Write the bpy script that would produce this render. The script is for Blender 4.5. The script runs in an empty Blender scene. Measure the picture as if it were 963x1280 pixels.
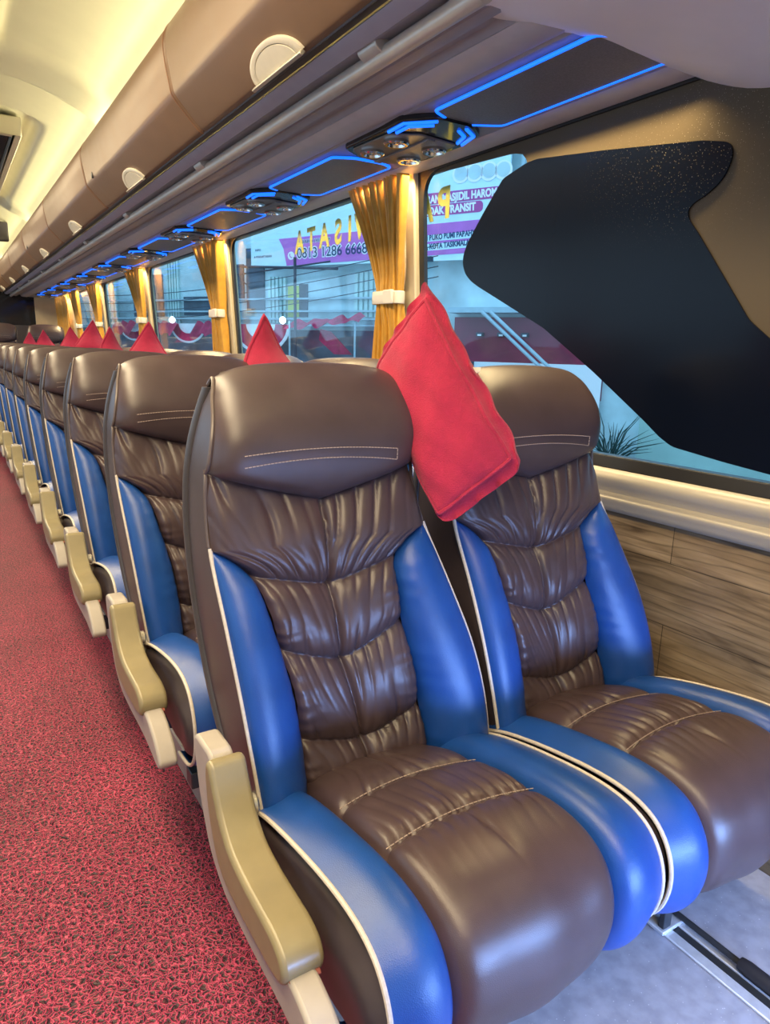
import bpy, bmesh, math, random
import numpy as np
from mathutils import Vector, Matrix
random.seed(7)
SC = bpy.context.scene
COL = SC.collection
PI = math.pi

# ------------------------------------------------------------------ camera
f_px, yaw, pitch, roll = 866.2, math.radians(32.058), math.radians(-13.173), math.radians(1.458)
cd = bpy.data.cameras.new('camera'); cam = bpy.data.objects.new('camera', cd); COL.objects.link(cam)
cy, sy, cp, sp = math.cos(yaw), math.sin(yaw), math.cos(pitch), math.sin(pitch)
F = Vector((sy*cp, cy*cp, sp)); R0 = Vector((cy, -sy, 0)); U0 = R0.cross(F)
Rv = math.cos(roll)*R0 + math.sin(roll)*U0; Uv = -math.sin(roll)*R0 + math.cos(roll)*U0
cam.matrix_world = Matrix(((Rv.x, Uv.x, -F.x, 0), (Rv.y, Uv.y, -F.y, 0), (Rv.z, Uv.z, -F.z, 1.1), (0, 0, 0, 1)))
cd.sensor_fit = 'VERTICAL'; cd.sensor_height = 36.0; cd.lens = 36.0*f_px/1280
cd.clip_start = 0.05; cd.clip_end = 200
SC.camera = cam

# ------------------------------------------------------------------ world, lights, exposure
w = bpy.data.worlds.new('sky'); SC.world = w; w.use_nodes = True
bgn = w.node_tree.nodes['Background']
bgn.inputs[0].default_value = (0.48, 0.74, 1.0, 1); bgn.inputs[1].default_value = 1.28
SC.view_settings.view_transform = 'Standard'; SC.view_settings.look = 'None'
SC.view_settings.exposure = 0.62; SC.view_settings.gamma = 1.0
SC.view_settings.use_curve_mapping = False

def area(name, loc, target, sx, sy_, power, color, spread=PI):
    l = bpy.data.lights.new(name, 'AREA'); l.shape = 'RECTANGLE'; l.size = sx; l.size_y = sy_
    l.energy = power; l.color = color; l.spread = spread
    o = bpy.data.objects.new(name, l); COL.objects.link(o); o.location = loc
    d = Vector(target) - Vector(loc)
    z = -d.normalized(); ya = Vector((0, 1, 0)) if abs(z.y) < 0.5 else Vector((0, 0, 1))
    xa = ya.cross(z).normalized(); ya = z.cross(xa)
    o.rotation_euler = Matrix((xa, ya, z)).transposed().to_euler()
    return o
WARM = (1.0, 0.80, 0.45)
# cove light strips hidden above both luggage bins, shining up on the ceiling
area('cove_light_strip', (0.74, 5.0, 2.0), (0.70, 5.0, 2.3), 0.05, 11.5, 58, (1.0, 0.87, 0.54), 2.8)
area('cove_light_strip', (-0.64, 5.0, 2.0), (-0.62, 5.0, 2.3), 0.05, 11.5, 58, (1.0, 0.87, 0.54), 2.8)
# ceiling lamps along the aisle
for k in range(6):
    area('aisle_ceiling_lamp', (-0.12, -0.6 + 2.1*k, 2.11), (-0.05, -0.6 + 2.1*k, 0), 0.34, 2.0, 36 if k < 2 else 24, (1.0, 0.80, 0.50))
# warm strip along the outer lip of the luggage rack, washing the windows and the window seats
area('window_wash_strip', (1.325, 5.68, 1.650), (1.30, 5.68, 1.0), 0.03, 9.5, 52, (1.0, 0.76, 0.38), 2.0)
# blue step light strip low on the front partition
area('blue_step_light', (1.05, -0.55, 0.36), (1.05, 0.45, 0.0), 1.1, 0.2, 15, (0.25, 0.45, 1.0), 1.7)

# ------------------------------------------------------------------ materials
def mat(name, color=(0.5,)*3, rough=0.5, metal=0.0, spec=0.5, coat=0.0, sheen=0.0, trans=0.0, emit=None, estr=0.0):
    m = bpy.data.materials.new(name); m.use_nodes = True
    b = m.node_tree.nodes['Principled BSDF']
    b.inputs['Base Color'].default_value = (*color, 1); b.inputs['Roughness'].default_value = rough
    b.inputs['Metallic'].default_value = metal; b.inputs['Specular IOR Level'].default_value = spec
    b.inputs['Coat Weight'].default_value = coat; b.inputs['Sheen Weight'].default_value = sheen
    if emit: b.inputs['Emission Color'].default_value = (*emit, 1); b.inputs['Emission Strength'].default_value = estr
    return m
def N(m, t, **kw):
    n = m.node_tree.nodes.new(t)
    for k, v in kw.items():
        if hasattr(n, k): setattr(n, k, v)
        else: n.inputs[k].default_value = v
    return n
def L(m, a, ao, b, bi): m.node_tree.links.new(a.outputs[ao], b.inputs[bi])
def bsdf(m): return m.node_tree.nodes['Principled BSDF']
def ramp(m, stops):
    r = N(m, 'ShaderNodeValToRGB'); e = r.color_ramp.elements
    e[0].position, e[0].color = stops[0][0], (*stops[0][1], 1); e[1].position, e[1].color = stops[-1][0], (*stops[-1][1], 1)
    for p, c in stops[1:-1]:
        x = e.new(p); x.color = (*c, 1)
    return r
def coords(m, scale=(1, 1, 1), rot=(0, 0, 0)):
    tc = N(m, 'ShaderNodeTexCoord'); mp = N(m, 'ShaderNodeMapping')
    mp.inputs['Scale'].default_value = scale; mp.inputs['Rotation'].default_value = rot
    L(m, tc, 'Object', mp, 'Vector'); return mp
def leather(name, color, rough, grain=520.0, gs=0.12, var=0.12):
    m = mat(name, color, rough, spec=0.5)
    mp = coords(m)
    v = N(m, 'ShaderNodeTexVoronoi', feature='DISTANCE_TO_EDGE'); v.inputs['Scale'].default_value = grain; L(m, mp, 0, v, 'Vector')
    no = N(m, 'ShaderNodeTexNoise'); no.inputs['Scale'].default_value = 14; no.inputs['Detail'].default_value = 4; L(m, mp, 0, no, 'Vector')
    bp = N(m, 'ShaderNodeBump'); bp.inputs['Strength'].default_value = gs; bp.inputs['Distance'].default_value = 0.002
    L(m, v, 'Distance', bp, 'Height'); L(m, bp, 0, bsdf(m), 'Normal')
    a = tuple(c*(1-var) for c in color); b = tuple(min(1, c*(1+var)) for c in color)
    r = ramp(m, [(0.3, a), (0.7, b)]); L(m, no, 'Fac', r, 0); L(m, r, 0, bsdf(m), 'Base Color')
    mr = N(m, 'ShaderNodeMapRange'); mr.inputs['To Min'].default_value = rough-0.05; mr.inputs['To Max'].default_value = rough+0.06
    L(m, no, 'Fac', mr, 0); L(m, mr, 0, bsdf(m), 'Roughness')
    return m
def noisy(name, color, rough, scale=20, var=0.1, bump=0.0, bscale=300, **kw):
    m = mat(name, color, rough, **kw); mp = coords(m)
    no = N(m, 'ShaderNodeTexNoise'); no.inputs['Scale'].default_value = scale; no.inputs['Detail'].default_value = 5; L(m, mp, 0, no, 'Vector')
    r = ramp(m, [(0.3, tuple(c*(1-var) for c in color)), (0.7, tuple(min(1, c*(1+var)) for c in color))])
    L(m, no, 'Fac', r, 0); L(m, r, 0, bsdf(m), 'Base Color')
    if bump:
        n2 = N(m, 'ShaderNodeTexNoise'); n2.inputs['Scale'].default_value = bscale; n2.inputs['Detail'].default_value = 3; L(m, mp, 0, n2, 'Vector')
        bp = N(m, 'ShaderNodeBump'); bp.inputs['Strength'].default_value = bump; bp.inputs['Distance'].default_value = 0.003
        L(m, n2, 'Fac', bp, 'Height'); L(m, bp, 0, bsdf(m), 'Normal')
    return m
M = {}
M['brown'] = leather('brown_leather', (0.060, 0.038, 0.040), 0.33)
M['brown_smooth'] = leather('brown_smooth_leather', (0.060, 0.040, 0.043), 0.34, gs=0.08)
M['side'] = leather('dark_side_leather', (0.050, 0.037, 0.042), 0.38, gs=0.06)
M['blue'] = leather('blue_leather', (0.008, 0.056, 0.250), 0.36, grain=420, gs=0.15)
M['piping'] = noisy('cream_piping', (0.52, 0.46, 0.39), 0.5, 200)
M['dark_piping'] = mat('dark_piping', (0.10, 0.075, 0.07), 0.35)
M['stitch'] = mat('pale_thread', (0.36, 0.28, 0.25), 0.7)
M['shell'] = noisy('grey_back_shell', (0.050, 0.044, 0.048), 0.42, 30)
M['arm'] = noisy('olive_beige_plastic', (0.225, 0.185, 0.10), 0.34, 25, 0.06)
M['post'] = noisy('beige_plastic', (0.36, 0.32, 0.28), 0.42, 25, 0.06)
M['steel'] = noisy('painted_black_steel', (0.03, 0.032, 0.035), 0.4, 40)
M['rail'] = noisy('brushed_aluminium', (0.62, 0.64, 0.66), 0.32, 60, metal=0.35)
M['rubber'] = noisy('black_rubber', (0.02, 0.02, 0.025), 0.55, 60)
M['cream_wall'] = noisy('cream_wall_trim', (0.55, 0.47, 0.33), 0.5, 12, 0.05)
M['sill'] = noisy('silver_sill', (0.40, 0.36, 0.30), 0.36, 3, 0.01, metal=0.1)
M['gasket'] = mat('black_gasket', (0.012, 0.012, 0.014), 0.4)
M['rack_grey'] = noisy('grey_rack_plastic', (0.30, 0.28, 0.335), 0.42, 20, 0.05)
M['rack_pale'] = noisy('pale_rack_plastic', (0.46, 0.42, 0.46), 0.4, 20, 0.05)
M['rack_dark'] = noisy('dark_rack_plastic', (0.05, 0.045, 0.055), 0.35, 20, 0.05)
M['tube'] = noisy('satin_grab_tube', (0.52, 0.47, 0.42), 0.36, 30, 0.04, metal=0.35)
M['panel_dark'] = noisy('charcoal_panel', (0.17, 0.165, 0.185), 0.45, 300, 0.2)
M['gloss_black'] = mat('gloss_black_plastic', (0.012, 0.012, 0.015), 0.12)
M['console_grey'] = noisy('grey_console', (0.16, 0.145, 0.14), 0.35, 30)
M['chrome'] = mat('chrome', (0.72, 0.72, 0.74), 0.15, metal=1.0)
M['led'] = mat('blue_led', (0.02, 0.1, 0.8), 0.4, emit=(0.004, 0.13, 1.0), estr=1.3)
M['bin'] = leather('tan_bin_leather', (0.160, 0.088, 0.046), 0.42, grain=500, gs=0.05, var=0.05)
M['handle'] = noisy('ivory_plastic', (0.62, 0.56, 0.44), 0.35, 25, 0.04)
M['thread'] = mat('orange_thread', (0.32, 0.13, 0.05), 0.7)
M['ceil'] = noisy('ceiling_cream', (0.60, 0.58, 0.40), 0.45, 8, 0.03)
M['ceil_white'] = noisy('console_white', (0.78, 0.73, 0.76), 0.4, 10, 0.03)
M['dark_glass'] = mat('dark_hatch_glass', (0.012, 0.012, 0.015), 0.08)
M['silver'] = mat('silver_frame', (0.6, 0.56, 0.46), 0.3, metal=0.7)
M['curtain'] = noisy('gold_curtain', (0.62, 0.30, 0.022), 0.55, 30, 0.12, sheen=0.3)
M['strap'] = mat('cream_strap', (0.74, 0.66, 0.55), 0.5)
M['pillow'] = noisy('red_fleece', (0.36, 0.010, 0.046), 0.9, 60, 0.08, bump=0.7, bscale=420, sheen=0.12)
M['tag'] = mat('pale_tag', (0.8, 0.7, 0.55), 0.7)

def glass(name, tint=(0.86, 0.95, 0.98), refl=0.08):
    m = bpy.data.materials.new(name); m.use_nodes = True; nt = m.node_tree
    nt.nodes.remove(nt.nodes['Principled BSDF'])
    t = N(m, 'ShaderNodeBsdfTransparent'); t.inputs[0].default_value = (*tint, 1)
    g = N(m, 'ShaderNodeBsdfGlossy'); g.inputs['Roughness'].default_value = 0.03
    lw = N(m, 'ShaderNodeLayerWeight'); lw.inputs[0].default_value = 0.5
    pw = N(m, 'ShaderNodeMath', operation='POWER'); L(m, lw, 'Facing', pw, 0); pw.inputs[1].default_value = 4.5
    fr = N(m, 'ShaderNodeMath', operation='MULTIPLY_ADD'); L(m, pw, 0, fr, 0); fr.inputs[1].default_value = 0.8; fr.inputs[2].default_value = 0.018
    mx = N(m, 'ShaderNodeMixShader'); L(m, fr, 0, mx, 0); L(m, t, 0, mx, 1); L(m, g, 0, mx, 2)
    L(m, mx, 0, nt.nodes['Material Output'], 0); return m
M['glass'] = glass('window_glass')

def dusty(name, color, rough, speck):
    m = mat(name, color, rough); mp = coords(m)
    v = N(m, 'ShaderNodeTexVoronoi'); v.inputs['Scale'].default_value = 210; L(m, mp, 0, v, 'Vector')
    nz = N(m, 'ShaderNodeTexNoise'); nz.inputs['Scale'].default_value = 4.0; nz.inputs['Detail'].default_value = 3; L(m, mp, 0, nz, 'Vector')
    r1 = ramp(m, [(0.10, (1, 1, 1)), (0.20, (0, 0, 0))]); L(m, v, 'Distance', r1, 0)
    sx = N(m, 'ShaderNodeSeparateXYZ'); L(m, mp, 0, sx, 0)
    # specks gather high on the panel, towards the front
    hz = N(m, 'ShaderNodeMapRange'); hz.inputs['From Min'].default_value = 1.32; hz.inputs['From Max'].default_value = 1.55; L(m, sx, 'Z', hz, 0)
    hy = N(m, 'ShaderNodeMapRange'); hy.inputs['From Min'].default_value = 1.35; hy.inputs['From Max'].default_value = 1.0; L(m, sx, 'Y', hy, 0)
    r2 = ramp(m, [(0.35, (0.0,)*3), (0.65, (1,)*3)]); L(m, nz, 'Fac', r2, 0)
    def mul(a, ao, b, bo):
        x = N(m, 'ShaderNodeMath', operation='MULTIPLY'); L(m, a, ao, x, 0); L(m, b, bo, x, 1); return x
    k = mul(hz, 0, hy, 0); k = mul(k, 0, r1, 0); k = mul(k, 0, v, 'Color'); 
    k2 = N(m, 'ShaderNodeMath', operation='MULTIPLY'); L(m, k, 0, k2, 0); k2.inputs[1].default_value = speck*0.6
    mx = N(m, 'ShaderNodeMix', data_type='RGBA'); L(m, k2, 0, mx, 'Factor'); mx.inputs[6].default_value = (*color, 1); mx.inputs[7].default_value = (0.75, 0.66, 0.5, 1)
    bsdf(m).inputs['Specular IOR Level'].default_value = 0.16
    L(m, mx, 2, bsdf(m), 'Base Color'); return m
M['mask'] = dusty('black_window_mask', (0.003, 0.005, 0.012), 0.22, 1.0)
M['frit'] = dusty('brown_window_film', (0.095, 0.072, 0.045), 0.34, 0.8)

def wood():
    m = mat('wood_plank_vinyl', (0.2, 0.13, 0.07), 0.42); mp = coords(m, (1, 1, 1), (0, 0, 0))
    br = N(m, 'ShaderNodeTexBrick'); br.offset = 0.42; br.inputs['Scale'].default_value = 1.0
    br.inputs['Brick Width'].default_value = 0.62; br.inputs['Row Height'].default_value = 0.155; br.inputs['Mortar Size'].default_value = 0.0012
    br.inputs['Color1'].default_value = (0.9,)*3+(1,); br.inputs['Color2'].default_value = (1.15,)*3+(1,); br.inputs['Mortar'].default_value = (0.35,)*3+(1,)
    sx = N(m, 'ShaderNodeSeparateXYZ'); L(m, mp, 0, sx, 0); cb = N(m, 'ShaderNodeCombineXYZ'); L(m, sx, 'Y', cb, 0); L(m, sx, 'Z', cb, 1)
    L(m, cb, 0, br, 'Vector')
    st = N(m, 'ShaderNodeMapping'); st.inputs['Scale'].default_value = (2.2, 26, 1); L(m, cb, 0, st, 0)
    n1 = N(m, 'ShaderNodeTexNoise'); n1.inputs['Scale'].default_value = 1.6; n1.inputs['Detail'].default_value = 8; n1.inputs['Distortion'].default_value = 1.1; L(m, st, 0, n1, 'Vector')
    s2 = N(m, 'ShaderNodeMapping'); s2.inputs['Scale'].default_value = (3.0, 9, 1); L(m, cb, 0, s2, 0)
    n2 = N(m, 'ShaderNodeTexNoise'); n2.inputs['Scale'].default_value = 1.3; n2.inputs['Detail'].default_value = 4; L(m, s2, 0, n2, 'Vector')
    wv = N(m, 'ShaderNodeTexWave', wave_type='RINGS'); wv.inputs['Scale'].default_value = 2.6; wv.inputs['Distortion'].default_value = 9; wv.inputs['Detail'].default_value = 3; wv.inputs['Detail Scale'].default_value = 0.7
    s3 = N(m, 'ShaderNodeMapping'); s3.inputs['Scale'].default_value = (0.9, 5.5, 1); L(m, cb, 0, s3, 0); L(m, s3, 0, wv, 'Vector')
    r = ramp(m, [(0.28, (0.10, 0.066, 0.036)), (0.42, (0.22, 0.150, 0.080)), (0.60, (0.31, 0.22, 0.122)), (0.8, (0.40, 0.29, 0.17))]); L(m, n1, 'Fac', r, 0)
    r2 = ramp(m, [(0.3, (0.55,)*3), (0.6, (1.0,)*3)]); L(m, n2, 'Fac', r2, 0)
    r3 = ramp(m, [(0.0, (0.55,)*3), (0.10, (1,)*3)]); L(m, wv, 'Fac', r3, 0)
    def mulc(a, ao, b, bo, fac=1.0):
        x = N(m, 'ShaderNodeMix', data_type='RGBA', blend_type='MULTIPLY'); x.inputs[0].default_value = fac; L(m, a, ao, x, 6); L(m, b, bo, x, 7); return x
    c = mulc(r, 0, r2, 0); c = mulc(c, 2, r3, 0, 0.75); c = mulc(c, 2, br, 'Color'); L(m, c, 2, bsdf(m), 'Base Color'); return m
M['wood'] = wood()

def coil():
    m = mat('red_coil_mat', (0.4, 0.02, 0.05), 0.5); mp = coords(m)
    nz = N(m, 'ShaderNodeTexNoise'); nz.inputs['Scale'].default_value = 60; nz.inputs['Detail'].default_value = 2; L(m, mp, 0, nz, 'Vector')
    mx = N(m, 'ShaderNodeMix', data_type='VECTOR'); mx.inputs[0].default_value = 0.024; L(m, mp, 0, mx, 4); L(m, nz, 'Color', mx, 5)
    v = N(m, 'ShaderNodeTexVoronoi', feature='DISTANCE_TO_EDGE', voronoi_dimensions='2D'); v.inputs['Scale'].default_value = 105; L(m, mx, 1, v, 'Vector')
    v2 = N(m, 'ShaderNodeTexVoronoi', feature='DISTANCE_TO_EDGE', voronoi_dimensions='2D'); v2.inputs['Scale'].default_value = 67
    ad = N(m, 'ShaderNodeVectorMath', operation='ADD'); ad.inputs[1].default_value = (3.1, 1.7, 0); L(m, mx, 1, ad, 0); L(m, ad, 0, v2, 'Vector')
    mn = N(m, 'ShaderNodeMath', operation='MINIMUM'); L(m, v, 'Distance', mn, 0); L(m, v2, 'Distance', mn, 1)
    r = ramp(m, [(0.012, (0.55, 0.058, 0.120)), (0.042, (0.25, 0.008, 0.038)), (0.11, (0.070, 0.004, 0.014)), (0.26, (0.016, 0.002, 0.006))]); L(m, mn, 0, r, 0)
    n2 = N(m, 'ShaderNodeTexNoise'); n2.inputs['Scale'].default_value = 3.0; n2.inputs['Detail'].default_value = 3; L(m, mp, 0, n2, 'Vector')
    r2 = ramp(m, [(0.3, (0.8,)*3), (0.7, (1.15,)*3)]); L(m, n2, 'Fac', r2, 0)
    x = N(m, 'ShaderNodeMix', data_type='RGBA', blend_type='MULTIPLY'); x.inputs[0].default_value = 1; L(m, r, 0, x, 6); L(m, r2, 0, x, 7)
    L(m, x, 2, bsdf(m), 'Base Color')
    bp = N(m, 'ShaderNodeBump', invert=True); bp.inputs['Strength'].default_value = 0.8; bp.inputs['Distance'].default_value = 0.006; L(m, mn, 0, bp, 'Height'); L(m, bp, 0, bsdf(m), 'Normal')
    return m
M['carpet'] = coil()
def speckle():
    m = mat('speckled_grey_vinyl', (0.4, 0.4, 0.42), 0.42); mp = coords(m)
    v = N(m, 'ShaderNodeTexVoronoi'); v.inputs['Scale'].default_value = 85; L(m, mp, 0, v, 'Vector')
    r = ramp(m, [(0.0, (0.85, 0.85, 0.86)), (0.11, (0.34, 0.35, 0.40))]); L(m, v, 'Distance', r, 0)
    no = N(m, 'ShaderNodeTexNoise'); no.inputs['Scale'].default_value = 30; no.inputs['Detail'].default_value = 6; L(m, mp, 0, no, 'Vector')
    r2 = ramp(m, [(0.35, (0.82,)*3), (0.65, (1.08,)*3)]); L(m, no, 'Fac', r2, 0)
    x = N(m, 'ShaderNodeMix', data_type='RGBA', blend_type='MULTIPLY'); x.inputs[0].default_value = 1; L(m, r, 0, x, 6); L(m, r2, 0, x, 7)
    L(m, x, 2, bsdf(m), 'Base Color'); return m
M['vinyl'] = speckle()

# ------------------------------------------------------------------ mesh helpers
class MB:
    def __init__(s): s.v = []; s.f = []
    def add(s, vs, fs):
        n = len(s.v); s.v += [tuple(float(c) for c in p) for p in vs]; s.f += [tuple(i+n for i in q) for q in fs]; return s
    def box(s, x0, x1, y0, y1, z0, z1):
        vs = [(x, y, z) for z in (z0, z1) for y in (y0, y1) for x in (x0, x1)]
        return s.add(vs, [(0, 2, 3, 1), (4, 5, 7, 6), (0, 1, 5, 4), (2, 6, 7, 3), (0, 4, 6, 2), (1, 3, 7, 5)])
    def prism(s, pts, a0, a1, axis='x', to=None):
        """outline pts (2D) extruded along an axis; axis x: pts are (y,z); y: (x,z); z: (x,y)"""
        def P(p, a): return {'x': (a, p[0], p[1]), 'y': (p[0], a, p[1]), 'z': (p[0], p[1], a)}[axis]
        n = len(pts); vs = [P(p, a0) for p in pts] + [P(p, a1) for p in pts]
        if to: vs = [to(q) for q in vs]
        fs = [tuple(range(n))[::-1], tuple(range(n, 2*n))] + [(i, (i+1) % n, n+(i+1) % n, n+i) for i in range(n)]
        return s.add(vs, fs)
    def tube(s, path, r, k=10, caps=True, closed=False):
        P = [Vector(p) for p in path]; n = len(P); rs = r if hasattr(r, '__len__') else [r]*n
        vs = []; up = None
        for i in range(n):
            if closed: t = (P[(i+1) % n]-P[i-1])
            else: t = P[min(i+1, n-1)]-P[max(i-1, 0)]
            t = t.normalized()
            if up is None:
                up = Vector((0, 0, 1)) if abs(t.z) < 0.9 else Vector((1, 0, 0))
            up = (up - t*up.dot(t)).normalized(); sd = t.cross(up)
            for j in range(k):
                a = 2*PI*j/k; vs.append(P[i] + (up*math.cos(a)+sd*math.sin(a))*rs[i])
        fs = []
        for i in range(n if closed else n-1):
            for j in range(k):
                a = i*k+j; b = i*k+(j+1) % k; c = ((i+1) % n)*k+(j+1) % k; d = ((i+1) % n)*k+j
                fs.append((a, b, c, d))
        if caps and not closed: fs += [tuple(range(k))[::-1], tuple(range((n-1)*k, n*k))]
        return s.add(vs, fs)
    def grid(s, A, close_u=False):
        """A: array (nv, nu, 3)"""
        nv, nu, _ = A.shape; vs = A.reshape(-1, 3).tolist(); fs = []
        for i in range(nv-1):
            for j in range(nu if close_u else nu-1):
                j2 = (j+1) % nu
                fs.append((i*nu+j, i*nu+j2, (i+1)*nu+j2, (i+1)*nu+j))
        return s.add(vs, fs)
    def loft(s, rings):
        A = np.array(rings, float); s.grid(A, True); n0 = len(s.v)-A.shape[0]*A.shape[1]; nu = A.shape[1]
        s.f.append(tuple(range(n0, n0+nu))[::-1]); s.f.append(tuple(range(n0+(A.shape[0]-1)*nu, n0+A.shape[0]*nu))); return s
    def lathe(s, prof, c, axis='z', k=24):
        """prof (r, h) revolved about axis through c"""
        vs = []
        for r, h in prof:
            for j in range(k):
                a = 2*PI*j/k; x, y = r*math.cos(a), r*math.sin(a)
                vs.append({'z': (c[0]+x, c[1]+y, c[2]+h), 'x': (c[0]+h, c[1]+x, c[2]+y), 'y': (c[0]+x, c[1]+h, c[2]+y)}[axis])
        n = len(prof); fs = [(i*k+j, i*k+(j+1) % k, (i+1)*k+(j+1) % k, (i+1)*k+j) for i in range(n-1) for j in range(k)]
        fs += [tuple(range(k))[::-1], tuple(range((n-1)*k, n*k))]
        return s.add(vs, fs)
    def build(s, name, m, parent=None, bevel=0.0, segs=2, smooth=True, angle=40, off=(0, 0, 0), subsurf=0, recalc=True):
        me = bpy.data.meshes.new(name)
        o3 = Vector(off); me.from_pydata([tuple(Vector(p)-o3) for p in s.v], [], s.f); me.validate()
        if recalc or bevel:
            bm = bmesh.new(); bm.from_mesh(me)
            bmesh.ops.remove_doubles(bm, verts=bm.verts, dist=1e-6)
            if recalc: bmesh.ops.recalc_face_normals(bm, faces=bm.faces)
            bm.to_mesh(me); bm.free()
        me.materials.append(m if not isinstance(m, str) else M[m])
        for p in me.polygons: p.use_smooth = smooth
        if smooth: me.set_sharp_from_angle(angle=math.radians(angle))
        o = bpy.data.objects.new(name, me); COL.objects.link(o)
        if bevel:
            b = o.modifiers.new('bevel', 'BEVEL'); b.width = bevel; b.segments = segs; b.limit_method = 'ANGLE'; b.angle_limit = math.radians(35)
        if subsurf:
            b = o.modifiers.new('subsurf', 'SUBSURF'); b.levels = subsurf; b.render_levels = subsurf
        if parent is not None: o.parent = parent
        return o
def empty(name, loc, label=None, cat=None, group=None):
    o = bpy.data.objects.new(name, None); COL.objects.link(o); o.location = loc; o.empty_display_size = 0.1
    if label: tag(o, label, cat, group)
    return o
def tag(o, label, cat, group=None, kind=None):
    o['label'] = label; o['category'] = cat
    if group: o['group'] = group
    if kind: o['kind'] = kind
    return o
def struct(o): o['kind'] = 'structure'; return o
def copy_tree(o, parent=None):
    c = o.copy(); COL.objects.link(c); c.parent = parent
    for ch in list(o.children): copy_tree(ch, c)
    return c
def interp(z, tab): 
    t = np.array(tab); return np.interp(z, t[:, 0], t[:, 1])
def smoothtab(tab, n=200):
    """Catmull-Rom resample of (z, value) table -> dense table"""
    t = np.array(tab, float); out = []
    for i in range(len(t)-1):
        p0, p1, p2, p3 = t[max(i-1, 0)], t[i], t[i+1], t[min(i+2, len(t)-1)]
        for k in range(16):
            u = k/16; out.append(0.5*((2*p1)+(-p0+p2)*u+(2*p0-5*p1+4*p2-p3)*u*u+(-p0+3*p1-3*p2+p3)*u**3))
    out.append(t[-1]); return np.array(out)
def vnoise(x, y, seed=0):
    """smooth value noise on arrays"""
    rs = np.random.RandomState(seed); T = rs.rand(64, 64)
    xi = np.floor(x).astype(int); yi = np.floor(y).astype(int); fx = x-xi; fy = y-yi
    fx = fx*fx*(3-2*fx); fy = fy*fy*(3-2*fy)
    a = T[xi % 64, yi % 64]; b = T[(xi+1) % 64, yi % 64]; c = T[xi % 64, (yi+1) % 64]; d = T[(xi+1) % 64, (yi+1) % 64]
    return (a*(1-fx)+b*fx)*(1-fy)+(c*(1-fx)+d*fx)*fy
def text_mesh(body, size, name, m, parent, align='CENTER', extrude=0.002, bold=0.0, xform=None, sx=1.0, spacing=1.0):
    cu = bpy.data.curves.new(name, 'FONT'); cu.body = body; cu.size = size; cu.extrude = extrude; cu.align_x = align; cu.align_y = 'CENTER'
    cu.offset = bold; cu.space_character = spacing
    o = bpy.data.objects.new(name, cu); COL.objects.link(o)
    dg = bpy.context.evaluated_depsgraph_get(); me = bpy.data.meshes.new_from_object(o.evaluated_get(dg))
    bpy.data.objects.remove(o)
    me.transform(Matrix.Diagonal((sx, 1, 1, 1)))
    if xform: me.transform(xform)
    me.materials.clear(); me.materials.append(M[m] if isinstance(m, str) else m)
    o = bpy.data.objects.new(name, me); COL.objects.link(o)
    if parent is not None: o.parent = parent
    return o

# ------------------------------------------------------------------ the setting
Y0, Y1 = -2.4, 10.7
XR, XL = 1.42, -1.29                       # side walls at sill height
def xw(z): return XR - 0.06*max(0.0, z-0.82)     # walls lean in above the sill
def xwl(z): return XL + 0.06*max(0.0, z-0.82)
AISLE_R, AISLE_L = 0.457, -0.33
struct(MB().box(AISLE_L, AISLE_R, Y0, Y1, -0.12, -0.08).build('floor_aisle', 'carpet', smooth=False))
struct(MB().box(AISLE_R, XR+0.05, Y0, Y1, -0.12, 0.0).build('floor', 'vinyl', bevel=0.004, smooth=False))
struct(MB().box(XL-0.05, AISLE_L, Y0, Y1, -0.12, 0.0).build('floor_left', 'vinyl', bevel=0.004, smooth=False))
struct(MB().box(AISLE_R-0.006, AISLE_R+0.014, Y0, Y1, -0.079, 0.004).build('trim_1', 'post', bevel=0.003))
# lower walls
wr = struct(MB().prism([(XR, -0.1), (XR+0.05, -0.1), (XR+0.05, 0.80), (XR, 0.80)], Y0, Y1, 'y').build('wall_right', 'wood', smooth=False))
struct(MB().prism([(XL-0.05, -0.1), (XL, -0.1), (XL, 0.82), (XL-0.05, 0.82)], Y0, Y1, 'y').build('wall_left', 'wood', smooth=False))
# silver sill below the windows: two rolled beads
pr = []
for (x, z) in [(1.424, 0.822), (1.404, 0.820), (1.392, 0.808), (1.389, 0.795), (1.394, 0.782), (1.402, 0.772), (1.404, 0.762), (1.398, 0.757), (1.391, 0.752), (1.390, 0.745), (1.394, 0.738), (1.398, 0.728), (1.404, 0.714), (1.424, 0.710)]: pr.append((x, z))
struct(MB().prism(pr, Y0, Y1, 'y').build('trim_2', 'sill', angle=60))

ZG0, ZG1 = 0.845, 1.66                     # glass bottom, top
struct(MB().prism([(xw(.82)-.012, 0.820), (xw(.82)+.03, 0.820), (xw(.85)+.03, 0.852), (xw(.85)-.004, 0.852)], Y0, Y1, 'y').build('trim_3', 'gasket', bevel=0.003))
PILL = [2.03, 3.845, 5.66, 7.47, 9.28]     # front edge of each pillar
ends = [0.1] + PILL
def wallslab(y0, y1, z0, z1, t0, t1):
    """a slab lying in the leaning wall plane, t = offset from it into the room (negative inwards)"""
    return MB().add([(xw(z)+t, y, z) for t in (t0, t1) for z in (z0, z1) for y in (y0, y1)],
                    [(0, 1, 3, 2), (4, 6, 7, 5), (0, 4, 5, 1), (2, 3, 7, 6), (0, 2, 6, 4), (1, 5, 7, 3)])
for i, p in enumerate(PILL):
    struct(wallslab(p, p+0.085, 0.82, 1.70, -0.022, 0.03).build('trim_%d' % (10+i), 'cream_wall', bevel=0.006))
struct(wallslab(9.42, Y1, 0.82, 1.70, -0.01, 0.03).build('wall_right_rear', 'cream_wall', bevel=0.004))

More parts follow.
